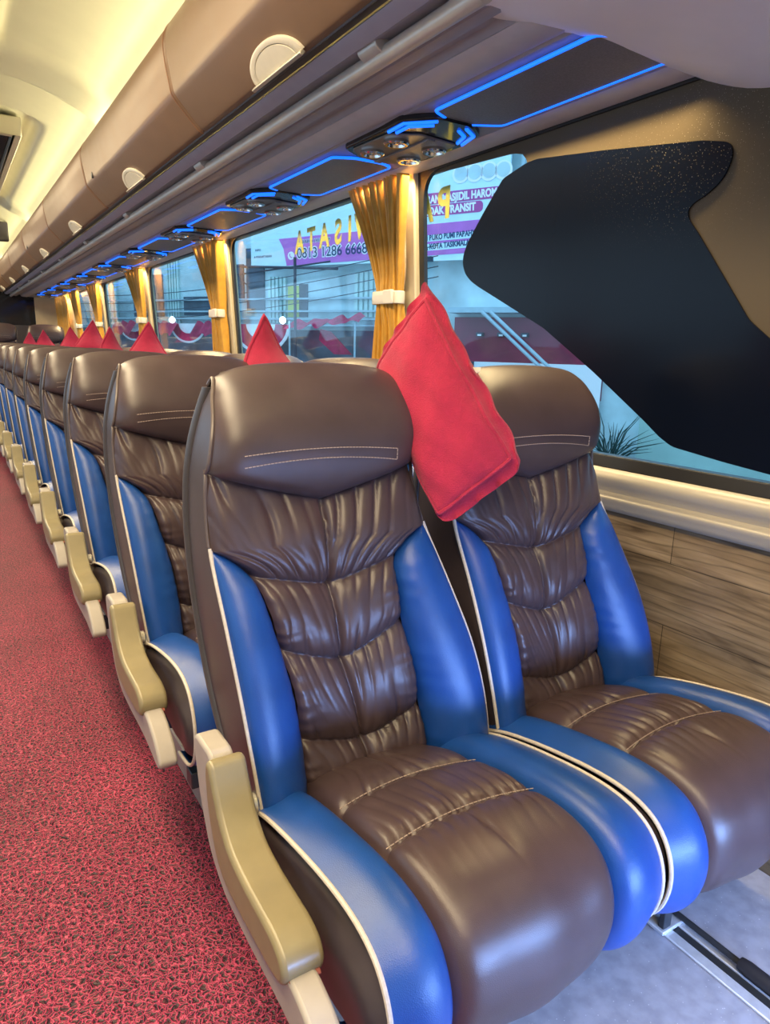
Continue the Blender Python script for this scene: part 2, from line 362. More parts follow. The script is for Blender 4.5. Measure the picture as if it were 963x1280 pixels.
def rounded(poly, r=0.04, k=6):
    out = []; n = len(poly)
    for i in range(n):
        p0, p1, p2 = Vector(poly[i-1]), Vector(poly[i]), Vector(poly[(i+1) % n])
        rr = min(r, (p0-p1).length*0.45, (p2-p1).length*0.45)
        a = p1+(p0-p1).normalized()*rr; b = p1+(p2-p1).normalized()*rr
        for j in range(k+1):
            t = j/k; q = a*(1-t)**2+p1*2*t*(1-t)+b*t*t; out.append((q.x, q.y))
    return out
def wallpoly(poly, t0, t1):
    return MB().prism(poly, t0, t1, 'x', to=lambda q: (xw(q[2])+q[0], q[1], q[2]))
# windows: pane + black frame with rounded inner corners
for i in range(6):
    y0 = -0.6 if i == 0 else PILL[i-1]+0.085; y1 = PILL[i] if i < 5 else 9.42
    if i == 5: continue
    wn = struct(empty('window_%d' % (i+1), (0, 0, 0)))
    wallpoly([(y0, ZG0), (y1, ZG0), (y1, 1.69), (y0, 1.69)], 0.012, 0.017).build('pane', 'glass', wn, smooth=False)
    # frame as a ring
    outer = rounded([(y0-.001, ZG0-.02), (y1+.001, ZG0-.02), (y1+.001, 1.70), (y0-.001, 1.70)], 0.001, 8)
    inner = rounded([(y0+.030, ZG0+.006), (y1-.028, ZG0+.006), (y1-.028, ZG1-.005), (y0+.030, ZG1-.005)], 0.09, 8)
    n = len(outer); mb = MB(); vs = []
    for t in (-0.004, 0.010):
        for ring in (outer, inner): vs += [(xw(z)+t, y, z) for y, z in ring]
    fs = []
    for k in range(n):
        k2 = (k+1) % n
        fs += [(k, k2, n+k2, n+k), (2*n+k, 3*n+k, 3*n+k2, 2*n+k2), (n+k, n+k2, 3*n+k2, 3*n+k), (k, 2*n+k, 2*n+k2, k2)]
    mb.add(vs, fs); mb.build('window_frame', 'gasket', wn, smooth=False)
    if i == 0:
        # brown film over the front part of the glass, with the black mask printed on it
        film = [(1.93, 1.655), (1.60, 1.655), (1.575, 1.640), (1.545, 1.615), (1.55, 1.585), (1.45, 1.40), (1.0, 1.0), (-0.55, 0.86), (-0.55, 1.69), (1.93, 1.69)]
        film = [(2.05, 1.69), (2.05, 1.655)] + [(2.0, 1.652), (1.90, 1.645), (1.60, 1.633), (1.575, 1.630), (1.545, 1.622), (1.530, 1.607), (1.52, 1.585), (1.45, 1.40), (1.0, 1.0), (0.9, 0.93), (-0.55, 0.93), (-0.55, 1.69)]
        wallpoly(film, 0.004, 0.009).build('tinted_film', 'frit', wn, smooth=False)
        mask = [(1.523, 1.596), (1.617, 1.574), (1.707, 1.491), (1.776, 1.421), (1.795, 1.390), (1.799, 1.365), (1.787, 1.335), (1.760, 1.312), (1.726, 1.294), (1.441, 1.169), (1.257, 1.058), (1.095, 0.951), (1.045, 0.915), (1.01, 0.897), (0.877, 0.880), (0.70, 0.862), (0.2, 0.852), (-0.5, 0.86),
                (-0.5, 0.95), (0.55, 0.95), (0.794, 1.13), (0.855, 1.177), (0.99, 1.36), (1.015, 1.39), (1.018, 1.408), (1.005, 1.420), (0.981, 1.429), (0.955, 1.445), (0.938, 1.462), (0.928, 1.485), (0.926, 1.502), (0.930, 1.516), (0.941, 1.524), (0.996, 1.538), (1.252, 1.572), (1.481, 1.598)]
        wallpoly(rounded(mask, 0.012, 3), -0.001, 0.003).build('blackout_mask', 'mask', wn, smooth=False)
        # the same dark mask outside the film, so the front glass is opaque
# left wall windows (unseen side, lets daylight in)
struct(MB().box(XL-0.02, XL+0.02, Y0, Y1, 1.62, 1.75).build('wall_left_top', 'cream_wall', smooth=False))
for i, p in enumerate([0.3] + PILL):
    struct(MB().box(XL-0.02, XL+0.03, p, p+0.1, 0.80, 1.70).build('trim_%d' % (20+i), 'cream_wall', bevel=0.006))
# shell of the bus above the right windows and roof
struct(MB().prism([(1.375, 1.66), (1.42, 1.66), (1.40, 2.0), (1.0, 2.32), (-0.9, 2.32), (-1.27, 2.0), (-1.29, 1.66), (-1.26, 1.66), (-1.24, 1.98), (-0.88, 2.27), (0.98, 2.27), (1.36, 1.98)], Y0, Y1, 'y').build('roof', 'ceil', smooth=False))
# back wall with a dark rear window
bw = struct(empty('wall_back', (0, Y1, 0)))
MB().box(XL, XR, 0.0, 0.06, -0.12, 1.30).build('panel', 'rack_dark', bw, smooth=False)
MB().box(XL, XR, 0.0, 0.06, 1.72, 2.3).build('upper_panel', 'rack_dark', bw, smooth=False)
MB().box(-1.0, 1.08, 0.02, 0.03, 1.30, 1.72).build('rear_glass', 'dark_glass', bw, smooth=False)
MB().box(XL, -1.0, 0.0, 0.06, 1.30, 1.72).build('side_post', 'cream_wall', bw, smooth=False)
MB().box(1.08, XR, 0.0, 0.06, 1.30, 1.72).build('side_post', 'cream_wall', bw, smooth=False)

struct(MB().box(XL, XR, Y0-0.06, Y0, -0.12, 2.3).build('front_light_blocker', 'cream_wall', smooth=False))  # added wall in the windscreen's place, unseen, keeps bluish sky light out
# ceiling: cream vault with raised ribs and recessed fields
nx, ny = 90, 320
X = np.linspace(-0.60, 0.72, nx); YY = np.linspace(Y0, Y1, ny); XX, YV = np.meshgrid(X, YY)
xc = XX-0.06
Z = 2.205 - 0.165*np.clip(np.abs(xc)/0.66, 0, 1)**3
def sst(a, b, v): t = np.clip((v-a)/(b-a), 0, 1); return t*t*(3-2*t)
yy = (YV-0.45) % 3.2
fld = sst(0.20, 0.25, np.abs(xc))*(1-sst(0.60, 0.66, np.abs(xc)))*sst(0.0, 0.08, yy)*(1-sst(2.85, 2.95, yy))
Z = Z + 0.034*fld
well = (1-sst(0.44, 0.50, np.abs(xc)))*sst(4.2, 4.36, YV)*(1-sst(6.75, 6.9, YV))
Z = Z + 0.05*well
A = np.stack([XX, YV, Z], -1)
struct(MB().grid(A).build('ceiling', 'ceil', recalc=False, angle=80))
# roof hatch set in the ceiling
h = empty('roof_hatch', (0.06, 5.55, 2.185), 'silver framed roof hatch with dark glass set in the cream ceiling over the aisle', 'hatch')
def ringbox(mb, x0, x1, y0, y1, z0, z1, wd):
    mb.box(x0, x0+wd, y0, y1, z0, z1); mb.box(x1-wd, x1, y0, y1, z0, z1)
    mb.box(x0+wd, x1-wd, y0, y0+wd, z0, z1); mb.box(x0+wd, x1-wd, y1-wd, y1, z0, z1); return mb
ringbox(MB(), -0.40, 0.40, -1.1, 1.1, -0.035, 0.06, 0.04).build('hatch_frame', 'silver', h, bevel=0.006)
MB().box(-0.361, 0.361, -1.061, 1.061, -0.01, 0.06).build('hatch_glass', 'dark_glass', h, smooth=False)
mv = empty('ceiling_monitor', (0.1, 7.6, 2.03), 'dark flat monitor housing hanging across the ceiling towards the rear', 'monitor')
MB().box(-0.55, 0.50, -0.03, 0.03, -0.05, 0.12).build('housing', 'rack_dark', mv, bevel=0.012)
MB().box(-0.40, 0.35, -0.034, -0.0305, -0.035, 0.09).build('screen', 'dark_glass', mv, smooth=False)

# ------------------------------------------------------------------ luggage rack
def strip(name, pts, m, thick=0.006, y0=1.0, y1=Y1, mirror=False):
    """open cross-section polyline (x, z) given a thickness, swept along the bus"""
    P = [Vector((a, b)) for a, b in pts]; up = []
    for i in range(len(P)):
        t = (P[min(i+1, len(P)-1)]-P[max(i-1, 0)]).normalized(); nrm = Vector((-t.y, t.x))
        if nrm.y < 0: nrm = -nrm
        up.append(P[i]+nrm*thick)
    poly = [tuple(p) for p in P]+[tuple(p) for p in reversed(up)]
    if mirror: poly = [(0.13-a, b) for a, b in poly]
    return MB().prism(poly, y0, y1, 'y').build(name, m, angle=30)
def arc(cx, cz, r, a0, a1, n=8): return [(cx+r*math.cos(math.radians(a0+(a1-a0)*i/n)), cz+r*math.sin(math.radians(a0+(a1-a0)*i/n))) for i in range(n+1)]
ti = 30
def rack_trim(pts, m, **k):
    global ti
    ti += 1; return struct(strip('trim_%d' % ti, pts, m, **k))
# from the window inward
rack_trim([(1.375, 1.672), (1.362, 1.660), (1.335, 1.656), (1.285, 1.655), (1.275, 1.660)], 'rack_pale')
rack_trim([(1.276, 1.661), (1.24, 1.664), (1.04, 1.666), (1.02, 1.664), (1.012, 1.668)], 'rack_grey')
rack_trim([(1.013, 1.668), (0.995, 1.662), (0.96, 1.665), (0.935, 1.668), (0.925, 1.674)], 'rack_pale')
rack_trim([(0.926, 1.676), (0.915, 1.690), (0.885, 1.690), (0.872, 1.672)], 'rack_grey')
rack_trim([(0.873, 1.671), (0.860, 1.668), (0.842, 1.670), (0.834, 1.682)], 'rack_grey')
rack_trim([(0.834, 1.690), (0.80, 1.695), (0.775, 1.690)], 'rack_grey')
rack_trim([(0.776, 1.688), (0.765, 1.684), (0.745, 1.690), (0.732, 1.699)], 'rack_grey')
rack_trim([(0.733, 1.706), (0.725, 1.716), (0.712, 1.716)], 'rack_dark')
rack_trim([(0.716, 1.712), (0.714, 1.703), (0.708, 1.699), (0.704, 1.704)], 'rack_dark')
tube = tag(MB().tube([(0.806, y, 1.672) for y in np.linspace(1.02, Y1-0.02, 12)], 0.0175, 20, True).build('grab_rail', 'tube', angle=60),
           'long satin silver grab rail running under the tan luggage bins', 'rail')
# rail brackets
mbk = None
for k in range(9):
    y = 1.35+1.12*k
    MB().prism(rounded([(0.772, 1.700), (0.772, 1.680), (0.79, 1.668), (0.82, 1.668), (0.838, 1.680), (0.84, 1.700)], 0.01, 3), y-0.035, y+0.035, 'y').build('bracket', 'chrome' if 0 else 'tube', tube, bevel=0.003)

# tan bins
binprof = smoothtab([(0.706, 1.702), (0.698, 1.7035), (0.688, 1.710), (0.66, 1.738), (0.632, 1.768), (0.621, 1.781), (0.616, 1.790), (0.613, 1.802), (0.607, 1.835), (0.600, 1.875), (0.598, 1.915), (0.606, 1.948), (0.625, 1.972), (0.655, 1.99), (0.70, 2.0)])
def bin_arr(y0, y1, t=0.0, mir=False):
    n = len(binprof); ys = [y0, y0+0.004, y0+0.012, y1-0.012, y1-0.004, y1]; ins = [0.010, 0.003, 0, 0, 0.003, 0.010]
    A = np.zeros((len(ys), n, 3))
    c = np.array([0.72, 1.86])
    for i, (y, s_) in enumerate(zip(ys, ins)):
        d = c-binprof; d /= np.linalg.norm(d, axis=1)[:, None]
        q = binprof + d*s_
        A[i, :, 0] = (0.13-q[:, 0]) if mir else q[:, 0]; A[i, :, 1] = y; A[i, :, 2] = q[:, 1]
    return A
bin_y = [-0.66, 0.75, 2.165, 3.58, 4.99, 6.40, 7.81, 9.22, 10.63]
ordw = ['first', 'second', 'third', 'fourth', 'fifth', 'sixth', 'seventh', 'eighth', 'ninth', 'tenth', 'eleventh', 'twelfth']
# crease line along the bin at about half height
for k in range(1, 8):
    y0, y1 = bin_y[k], bin_y[k+1]; ym = (y0+y1)/2
    b = empty('overhead_bin', (0.66, ym, 1.86), 'tan leather covered overhead luggage bin, %s from the front' % ordw[k-1], 'luggage bin', 'overhead luggage bins above the windows')
    off = (0.66, ym, 1.86)
    MB().grid(bin_arr(y0, y1)).build('door', 'bin', b, off=off, recalc=False, angle=70)
    # stitched seam beside the joint
    sm = MB()
    for dy in (0.012,):
        i = 0
        for q in range(4, len(binprof)-30, 1):
            if q % 2: continue
            p = binprof[q]; p2 = binprof[q+1]
            d = np.array([-0.002, 0.0])
            sm.tube([(p[0]-0.001, y0+dy, p[1]-0.0005), (p2[0]-0.001, y0+dy, p2[1]-0.0005)], 0.0013, 5)
    sm.build('stitching', 'thread', b, off=off)
    # half-round recessed latch handle low on the door
    def onbin(z):
        j = np.argmin(np.abs(binprof[:60, 1]-z)); return binprof[j, 0]
    yc = ym+0.14 if k == 1 else ym+0.10
    HW, HL = 0.130, 0.058
    bl = np.r_[0, np.cumsum(np.linalg.norm(np.diff(binprof, axis=0), axis=1))]
    def hp(a, r, lift):   # point on the half-disc, measured along the bin's curved face
        l = 0.012+HL*r*math.sin(a); return (float(np.interp(l, bl, binprof[:, 0]))-lift*0.75, yc+HW*r*math.cos(a), float(np.interp(l, bl, binprof[:, 1]))-lift*0.66)
    nA = 32
    ring = [[hp(PI*i/nA, r, l) for i in range(nA+1)] for r, l in ((1.0, -0.002), (0.99, 0.006), (0.93, 0.008), (0.80, 0.007), (0.78, 0.004))]
    hd = MB().grid(np.array(ring)).build('handle', 'handle', b, off=off, angle=50)
    flap = [[hp(PI*i/nA, r, l) for i in range(nA+1)] for r, l in ((0.775, 0.003), (0.76, 0.0075), (0.4, 0.009), (0.02, 0.009))]
    MB().grid(np.array(flap)).build('flap', 'handle', hd, off=off, angle=50)
    lip = MB()
    a0 = np.array(hp(0, 1.0, 0.004)); a1 = np.array(hp(PI, 1.0, 0.004))
    lip.prism([(a0[0]-0.004, a0[2]-0.002), (a0[0]+0.004, a0[2]-0.006), (a0[0]-0.004, a0[2]-0.016), (a0[0]-0.012, a0[2]-0.012)], float(a1[1])-0.004, float(a0[1])+0.004, 'y')
    lip.build('pull_lip', 'silver', hd, off=off, bevel=0.002)
    if k % 2 == 0:
        MB().lathe([(0.013, 0.004), (0.013, -0.003), (0.008, -0.005)], (0.6135, y1-0.16, 1.800), 'x', 16).build('lock', 'steel', b, off=off)
# lock of the second bin
# left bins, for the other side of the aisle
A = bin_arr(Y0, Y1-0.05, mir=True); struct(MB().grid(A).build('trim_60', 'bin', recalc=True, angle=70))
rack_trim([(1.375, 1.662), (1.335, 1.656), (0.96, 1.662), (0.706, 1.702)], 'rack_grey', mirror=True, y0=Y0)
# rack end console: pale rounded moulding at the front, above the first row
Acon = []
for t in np.linspace(0, 1, 26):
    row = []
    for s in np.linspace(0.178, 1, 40):
        # s across from aisle side to the wall, t from the rear edge forward and down
        x = 0.60 + 0.79*s
        yb = 1.115 - 0.115*sst(0.3, 1.0, np.array(s)).item() + 0.02*math.sin(PI*s)
        y = yb - 0.75*t
        z = 1.705 - 0.026*s - 0.03*sst(0.55, 1.0, np.array(s)).item() - 0.095*(1-(1-t)**1.8)*(0.35+0.65*s) - 0.020*math.sin(min(1, t*6)*PI/2)
        row.append((x, y, z))
    Acon.append(row)
back = [[(p[0], p[1]+0.004, 1.76) for p in Acon[0]]]
conm = MB().grid(np.array(back+Acon))
tag(conm.build('rack_end_moulding', 'ceil_white', angle=60), 'smooth pale plastic moulding closing off the front end of the luggage rack', 'moulding')
conm2 = bpy.data.objects['rack_end_moulding']; md = conm2.modifiers.new('solid', 'SOLIDIFY'); md.thickness = 0.006

# lit reading panels and air consoles under the rack
ZP = 1.6645
def lit_panel(yc, half, label):
    t = empty('lit_panel', (1.135, yc, ZP), label, 'lamp panel', 'blue edged lamp panels under the luggage rack')
    # slanted outline, the inner side shifted towards the rear
    o = [(-0.088, -0.223), (-0.03, -0.256), (0.067, -0.255), (0.110, -0.23), (0.114, 0.257), (0.015, 0.320), (-0.083, 0.269)]
    o = rounded(o, 0.012, 2)
    MB().prism(o, -0.008, 0.004, 'z').build('panel', 'panel_dark', t, bevel=0.002)
    ld = MB().tube([(a*1.02, b*1.015, -0.0065) for a, b in o], 0.0042, 8, closed=True)
    ld.build('led_outline', 'led', t)
    return t
def console(yc, label):
    t = empty('air_vent_console', (1.15, yc, ZP), label, 'air vent console', 'air vent consoles under the luggage rack')
    o = rounded([(-0.130, -0.08), (-0.135, -0.185), (-0.07, -0.255), (0.03, -0.255), (0.098, -0.205), (0.122, -0.10), (0.122, 0.08), (0.055, 0.185), (-0.06, 0.17), (-0.130, 0.12)], 0.014, 2)
    MB().prism(o, -0.014, 0.004, 'z').build('housing', 'gloss_black', t, bevel=0.004)
    MB().prism(rounded([(-0.118, 0.095), (-0.112, -0.085), (-0.04, -0.135), (0.09, -0.115), (0.105, 0.06), (0.045, 0.168), (-0.07, 0.145)], 0.012, 2), -0.019, -0.014, 'z').build('nozzle_plate', 'console_grey', t, bevel=0.003)
    MB().box(-0.012, 0.012, -0.125, 0.155, -0.024, -0.018).build('switch_strip', 'panel_dark', t, bevel=0.002)
    for (a, b) in ((-0.064, -0.050), (-0.064, 0.076), (0.060, -0.050), (0.060, 0.076)):
        nz = MB().lathe([(0.034, 0.0), (0.035, -0.008), (0.031, -0.012), (0.024, -0.0115), (0.022, -0.005), (0.007, -0.004), (0.006, -0.009), (0.001, -0.010)], (a, b, -0.018), 'z', 28)
        nz.build('air_nozzle', 'chrome', t)
    for pts in (((-0.118, -0.098), (-0.124, -0.180), (-0.065, -0.242)), ((-0.098, -0.105), (-0.101, -0.168), (-0.055, -0.212)),
                ((0.028, -0.236), (0.082, -0.198), (0.104, -0.120)), ((0.022, -0.212), (0.064, -0.182), (0.085, -0.125))):
        MB().tube([(a, b, -0.0155) for a, b in pts], 0.0048, 8).build('led_chevron', 'led', t)
    return t
for k in range(9):
    lit_panel(1.225+1.02*k, 0.245, 'dark lamp panel with a glowing blue outline, %s from the front' % ordw[k])
    console(1.775+1.015*k, 'black console of round air nozzles with blue light chevrons, %s from the front' % ordw[k])

# ------------------------------------------------------------------ the seat
OX, OY = 0.60, 0.75
XLt = smoothtab([(0.30, .378), (0.36, .366), (0.45, .357), (0.55, .350), (0.65, .344), (0.765, .339), (0.85, .339), (0.89, .341), (0.95, .350), (1.02, .368), (1.08, .388)])
XRt = smoothtab([(0.30, .836), (0.36, .838), (0.45, .834), (0.55, .820), (0.65, .795), (0.72, .778), (0.765, .766), (0.85, .745), (0.89, .740), (0.95, .746), (1.02, .748), (1.08, .738)])
YCt = smoothtab([(0.28, .99), (0.36, .985), (0.45, 1.0), (0.55, 1.017), (0.69, 1.047), (0.78, 1.068), (0.84, 1.085), (0.90, 1.085), (1.0, 1.09), (1.08, 1.14)])
YEt = smoothtab([(0.28, .93), (0.36, .938), (0.45, .955), (0.55, .985), (0.65, 1.025), (0.765, 1.080), (0.85, 1.095), (0.95, 1.095), (1.02, 1.115), (1.08, 1.15)])
YBt = smoothtab([(0.28, 1.08), (0.36, 1.12), (0.45, 1.165), (0.55, 1.20), (0.68, 1.225), (0.80, 1.228), (0.92, 1.215), (1.0, 1.20), (1.05, 1.185), (1.08, 1.17)])
INLt = smoothtab([(.30, .462), (.359, .462), (.447, .459), (.532, .450), (.625, .431), (.70, .412), (.735, .388), (.757, .362), (.772, .339), (.80, .339)])
INRt = smoothtab([(.30, .722), (.351, .722), (.469, .708), (.553, .695), (.634, .685), (.69, .682), (.72, .692), (.745, .712), (.765, .745), (.775, .766), (.80, .760)])
iv = lambda z, t: np.interp(z, t[:, 0], t[:, 1])
XMt = smoothtab([(.30, .598), (.397, .588), (.552, .557), (.689, .545), (.837, .547), (.9, .55)])
def yface(x, z):
    xl, xr = iv(z, XLt), iv(z, XRt); t = np.clip((x-xl)/(xr-xl), 0, 1); w_ = np.abs(2*t-1)**2.6
    return iv(z, YCt)*(1-w_)+iv(z, YEt)*w_
def local(A): B = np.array(A, float); B[..., 0] -= OX; B[..., 1] -= OY; return B

def ruched_panel():
    nu, nv = 116, 230
    # seams: mid height, end height
    seams = [(0.315, 0.335), (0.398, 0.436), (0.553, 0.600), (0.690, 0.722), (0.842, 0.900)]
    A = np.zeros((nv, nu, 3)); V = np.linspace(0, 1, nv); U = np.linspace(0, 1, nu)
    # each column spans z from the bottom to the headrest seam
    UU, VV = np.meshgrid(U, V)
    S0 = np.abs(2*UU-1)
    def seam(k, S): m_, e_ = seams[k]; return m_+(e_-m_)*(S**1.15)
    zlo, zhi = seam(0, S0), seam(4, S0)
    Zg = zlo+(zhi-zlo)*VV
    for _ in range(2):
        il, ir = iv(Zg, INLt), iv(Zg, INRt)
        up = Zg > 0.772
        il = np.where(up, iv(Zg, XLt), il); ir = np.where(up, iv(Zg, XRt), ir)
    XX = il+(ir-il)*UU
    Y = yface(XX, Zg)
    xm = iv(Zg, XMt); hw = (ir-il)/2
    Sg = (XX-xm)/hw; S = np.abs(Sg)
    puff = np.zeros_like(XX); row_amp = [0.021, 0.025, 0.025, 0.025]
    for k in range(4):
        a, b = seam(k, np.clip(S, 0, 1)), seam(k+1, np.clip(S, 0, 1)); T = (Zg-a)/(b-a); ins = (T >= 0) & (T <= 1); T = np.clip(T, 0, 1)
        dome = np.clip(4*T*(1-T), 0, 1)**0.6
        aS = np.abs(Sg); sgn = np.where(Sg > 0, 1.0, 0.0)
        n1 = vnoise(Sg*2.1+7*k+20, T*1.3+3*k, 3+k); n2 = vnoise(Sg*2.6+31, T*1.5+9*k, 9+k)
        gA = sst(0.35, 0.65, vnoise(Sg*4.2+11*k+5, T*0.6+2*k, 21+k)); gB = sst(0.35, 0.65, vnoise(Sg*4.6+17*k+9, T*0.7+5*k, 41+k))
        top = (k == 3)
        # folds hanging from the upper seam, bending towards the centre lower down
        ph = aS*(4.6 if top else 4.2)*(1+0.25*(1-T)) + (1.5 if top else 1.1)*n1 + (0.9 if top else 0.5)*(1-T) + 13.7*k + 0.37*sgn
        r1 = (1-np.abs(np.sin(PI*ph)))**1.9
        # gathers rising from the lower seam, leaning outwards
        ph2 = aS*5.2 + 1.5*n2 - 0.8*T + 5.3*k + 0.21*sgn
        r2 = (1-np.abs(np.sin(PI*ph2)))**1.8
        edge = np.minimum(1, dome*1.8)
        upm = np.exp(-(1-T)*(1.2 if top else 4.0)); lom = np.exp(-T*(4.5 if top else 4.2))
        d = row_amp[k]*dome - (0.0115 if top else 0.0105)*upm*r1*(0.25+0.75*gA)*edge - 0.0105*lom*r2*(0.25+0.75*gB)*edge
        d += 0.007*(vnoise(Sg*2.2+5*k+40, T*1.8+4, 33+k)-0.5)*dome + 0.0035*(vnoise(Sg*6+5*k+40, T*3+4, 53+k)-0.5)*dome
        g = np.exp(-np.minimum(T, 1-T)*(b-a)/0.007); d -= 0.0018*g*(0.5+0.5*np.sin(aS*48+5*n2))
        puff = np.where(ins, d, puff)
    # central seam, stops under the headrest
    cw = np.exp(-(np.abs(XX-xm)/0.0055)**1.2); cb = np.exp(-(np.abs(XX-xm)/0.03)**2)
    puff -= (0.015*cw+0.006*cb)*(1-0.45*sst(0.80, 0.84, Zg))
    # tuck at the sides
    e = np.minimum(XX-il, ir-XX)
    puff -= 0.016*np.exp(-e/0.007)
    puff -= 0.003*np.exp(-e/0.02)*(0.5+0.5*np.sin(Zg*230+6*vnoise(Zg*25, UU*2, 4)))*(Zg < 0.77)
    A = np.stack([XX, Y-puff+0.004, Zg], -1)
    return MB().grid(local(A))
def headrest_panel():
    prof = smoothtab([(1.083, .825), (1.064, .862), (1.055, .90), (1.055, .945), (1.068, .99), (1.092, 1.028), (1.122, 1.058), (1.152, 1.074), (1.180, 1.070), (1.197, 1.045), (1.202, 1.005)])
    # arc-length parameter
    dl = np.r_[0, np.cumsum(np.linalg.norm(np.diff(prof, axis=0), axis=1))]
    nu, nv = 72, 72; A = np.zeros((nv, nu, 3))
    for j, u in enumerate(np.linspace(0, 1, nu)):
        s = abs(2*u-1); zb = 0.838+(0.896-0.838)*s**1.05
        l0 = np.interp(zb, prof[:60, 1], dl[:60])
        ls = np.linspace(l0, dl[-1], nv)
        y = np.interp(ls, dl, prof[:, 0]); z = np.interp(ls, dl, prof[:, 1])
        ed = min(u, 1-u); 
        wrap = 0.024*s**9 + 0.010*math.exp(-ed/0.012)
        tz = np.clip((z-0.95)/0.12, 0, 1); z = z-tz*(0.012*s**2+0.017*s**8); y = y+wrap*(1-np.clip((y-1.10)/0.09, 0, 1))
        lip = np.exp(-(ls-l0)/0.006)*0.014; y = y+lip*0.9; 
        x = iv(np.minimum(z, 1.075), XLt)*(1-u)+iv(np.minimum(z, 1.075), XRt)*u
        mid = (iv(z, XLt)+iv(z, XRt))/2
        x = mid+(x-mid)*(1-0.045*tz*np.clip((y-1.12)/0.08, 0, 1))
        A[:, j, 0] = x; A[:, j, 1] = y; A[:, j, 2] = z
    return MB().grid(local(A)), A
def back_bolster(side):
    nu, nv = 26, 110
    zs = np.linspace(0.318, 0.772, nv); A = np.zeros((nv, nu, 3))
    for i, z in enumerate(zs):
        if side < 0: xo, xi = iv(z, XLt), iv(z, INLt)
        else: xo, xi = iv(z, XRt), iv(z, INRt)
        wd = abs(xi-xo)
        for j, u in enumerate(np.linspace(0, 1, nu)):
            x = xo+(xi-xo)*u
            base = float(iv(z, YEt))*(1-u**1.5)+float(yface(np.array(xi), np.array(z)))*u**1.5
            fat = min(1.0, wd/0.085)
            dome = (max(0.0, 4*u*(1-u)))**0.6
            bot = math.exp(-(z-0.318)/0.012)
            tipz = math.exp(-(0.772-z)/0.02)
            pf = 0.030*fat*dome + 0.004 - 0.014*math.exp(-(1-u)*wd/0.006)*fat - 0.02*bot - 0.004*tipz
            pf += 0.0016*math.sin(z*150+2.0*math.sin(z*37))*math.exp(-(1-u)*wd/0.018)*fat
            A[i, j] = (x, base-pf, z)
    return MB().grid(local(A))
def seat_body():
    rings = []
    for z in np.r_[np.linspace(0.24, 1.0, 28), 1.025, 1.045, 1.058]:
        xl, xr = float(iv(z, XLt))+0.004, float(iv(z, XRt))-0.004; yf, yb = float(iv(z, YEt))+0.006, float(iv(z, YBt))
        if z > 1.0: 
            k = (z-1.0)/0.058; yf += 0.03*k; yb -= 0.012*k; xl += 0.012*k*k; xr -= 0.012*k*k
        il, ir = float(iv(z, INLt)), float(iv(z, INRt)); il = max(il, xl+0.03); ir = min(ir, xr-0.03); xm = (il+ir)/2
        g = 0.024
        r = rounded([(xl, yf), (il-0.004, float(yface(np.array(il), np.array(z)))+g), (xm, float(iv(z, YCt))+g), (ir+0.004, float(yface(np.array(ir), np.array(z)))+g), (xr, yf), (xr, yb), (xl, yb)], 0.022, 5)
        rings.append([(a-OX, b-OY, z) for a, b in r])
    return MB().loft(rings)
def back_shell():
    rings = []
    zs = np.linspace(0.30, 1.03, 26)
    for z in zs:
        xl, xr = float(iv(z, XLt))-0.002, float(iv(z, XRt))+0.002; yb = float(iv(z, YBt))
        d = 0.014+0.018*math.exp(-(z-0.30)/0.12)
        r = rounded([(xl, yb-d), (xr, yb-d), (xr, yb+0.008), (xl, yb+0.008)], 0.016, 4)
        rings.append([(a-OX, b-OY, z) for a, b in r])
    return MB().loft(rings)
def piping_path(side, zs, dy=-0.003):
    T = XLt if side < 0 else XRt
    return [(float(iv(z, T))-OX+side*0.0005, float(iv(z, YEt))-OY+dy, z) for z in zs]

CPROF = smoothtab([(1.03, .325), (.96, .352), (.90, .375), (.83, .393), (.77, .405), (.70, .416), (.64, .420), (.595, .415), (.562, .400), (.540, .373), (.529, .340), (.529, .305), (.540, .268), (.562, .240), (.60, .222), (.68, .214)])
CD = np.r_[0, np.cumsum(np.linalg.norm(np.diff(CPROF, axis=0), axis=1))]
CT = np.gradient(CPROF, axis=0); CT /= np.linalg.norm(CT, axis=1)[:, None]; CN = np.stack([CT[:, 1], -CT[:, 0]], 1)   # outward normal
if CN[40, 1] < 0: CN = -CN
def cpt(l): return np.interp(l, CD, CPROF[:, 0]), np.interp(l, CD, CPROF[:, 1]), np.interp(l, CD, CN[:, 0]), np.interp(l, CD, CN[:, 1])
def l_at_y(yv): return float(np.interp(-yv, -CPROF[:120, 0], CD[:120]))
CXL, CXR, CIL, CIR = 0.356, 0.838, 0.452, 0.722
def inner_edges(l):
    # the centre panel widens slightly towards the front edge
    t = np.clip(l/CD[-1], 0, 1); return CIL-0.004*np.sin(t*PI), CIR+0.018*np.sin(t*PI)
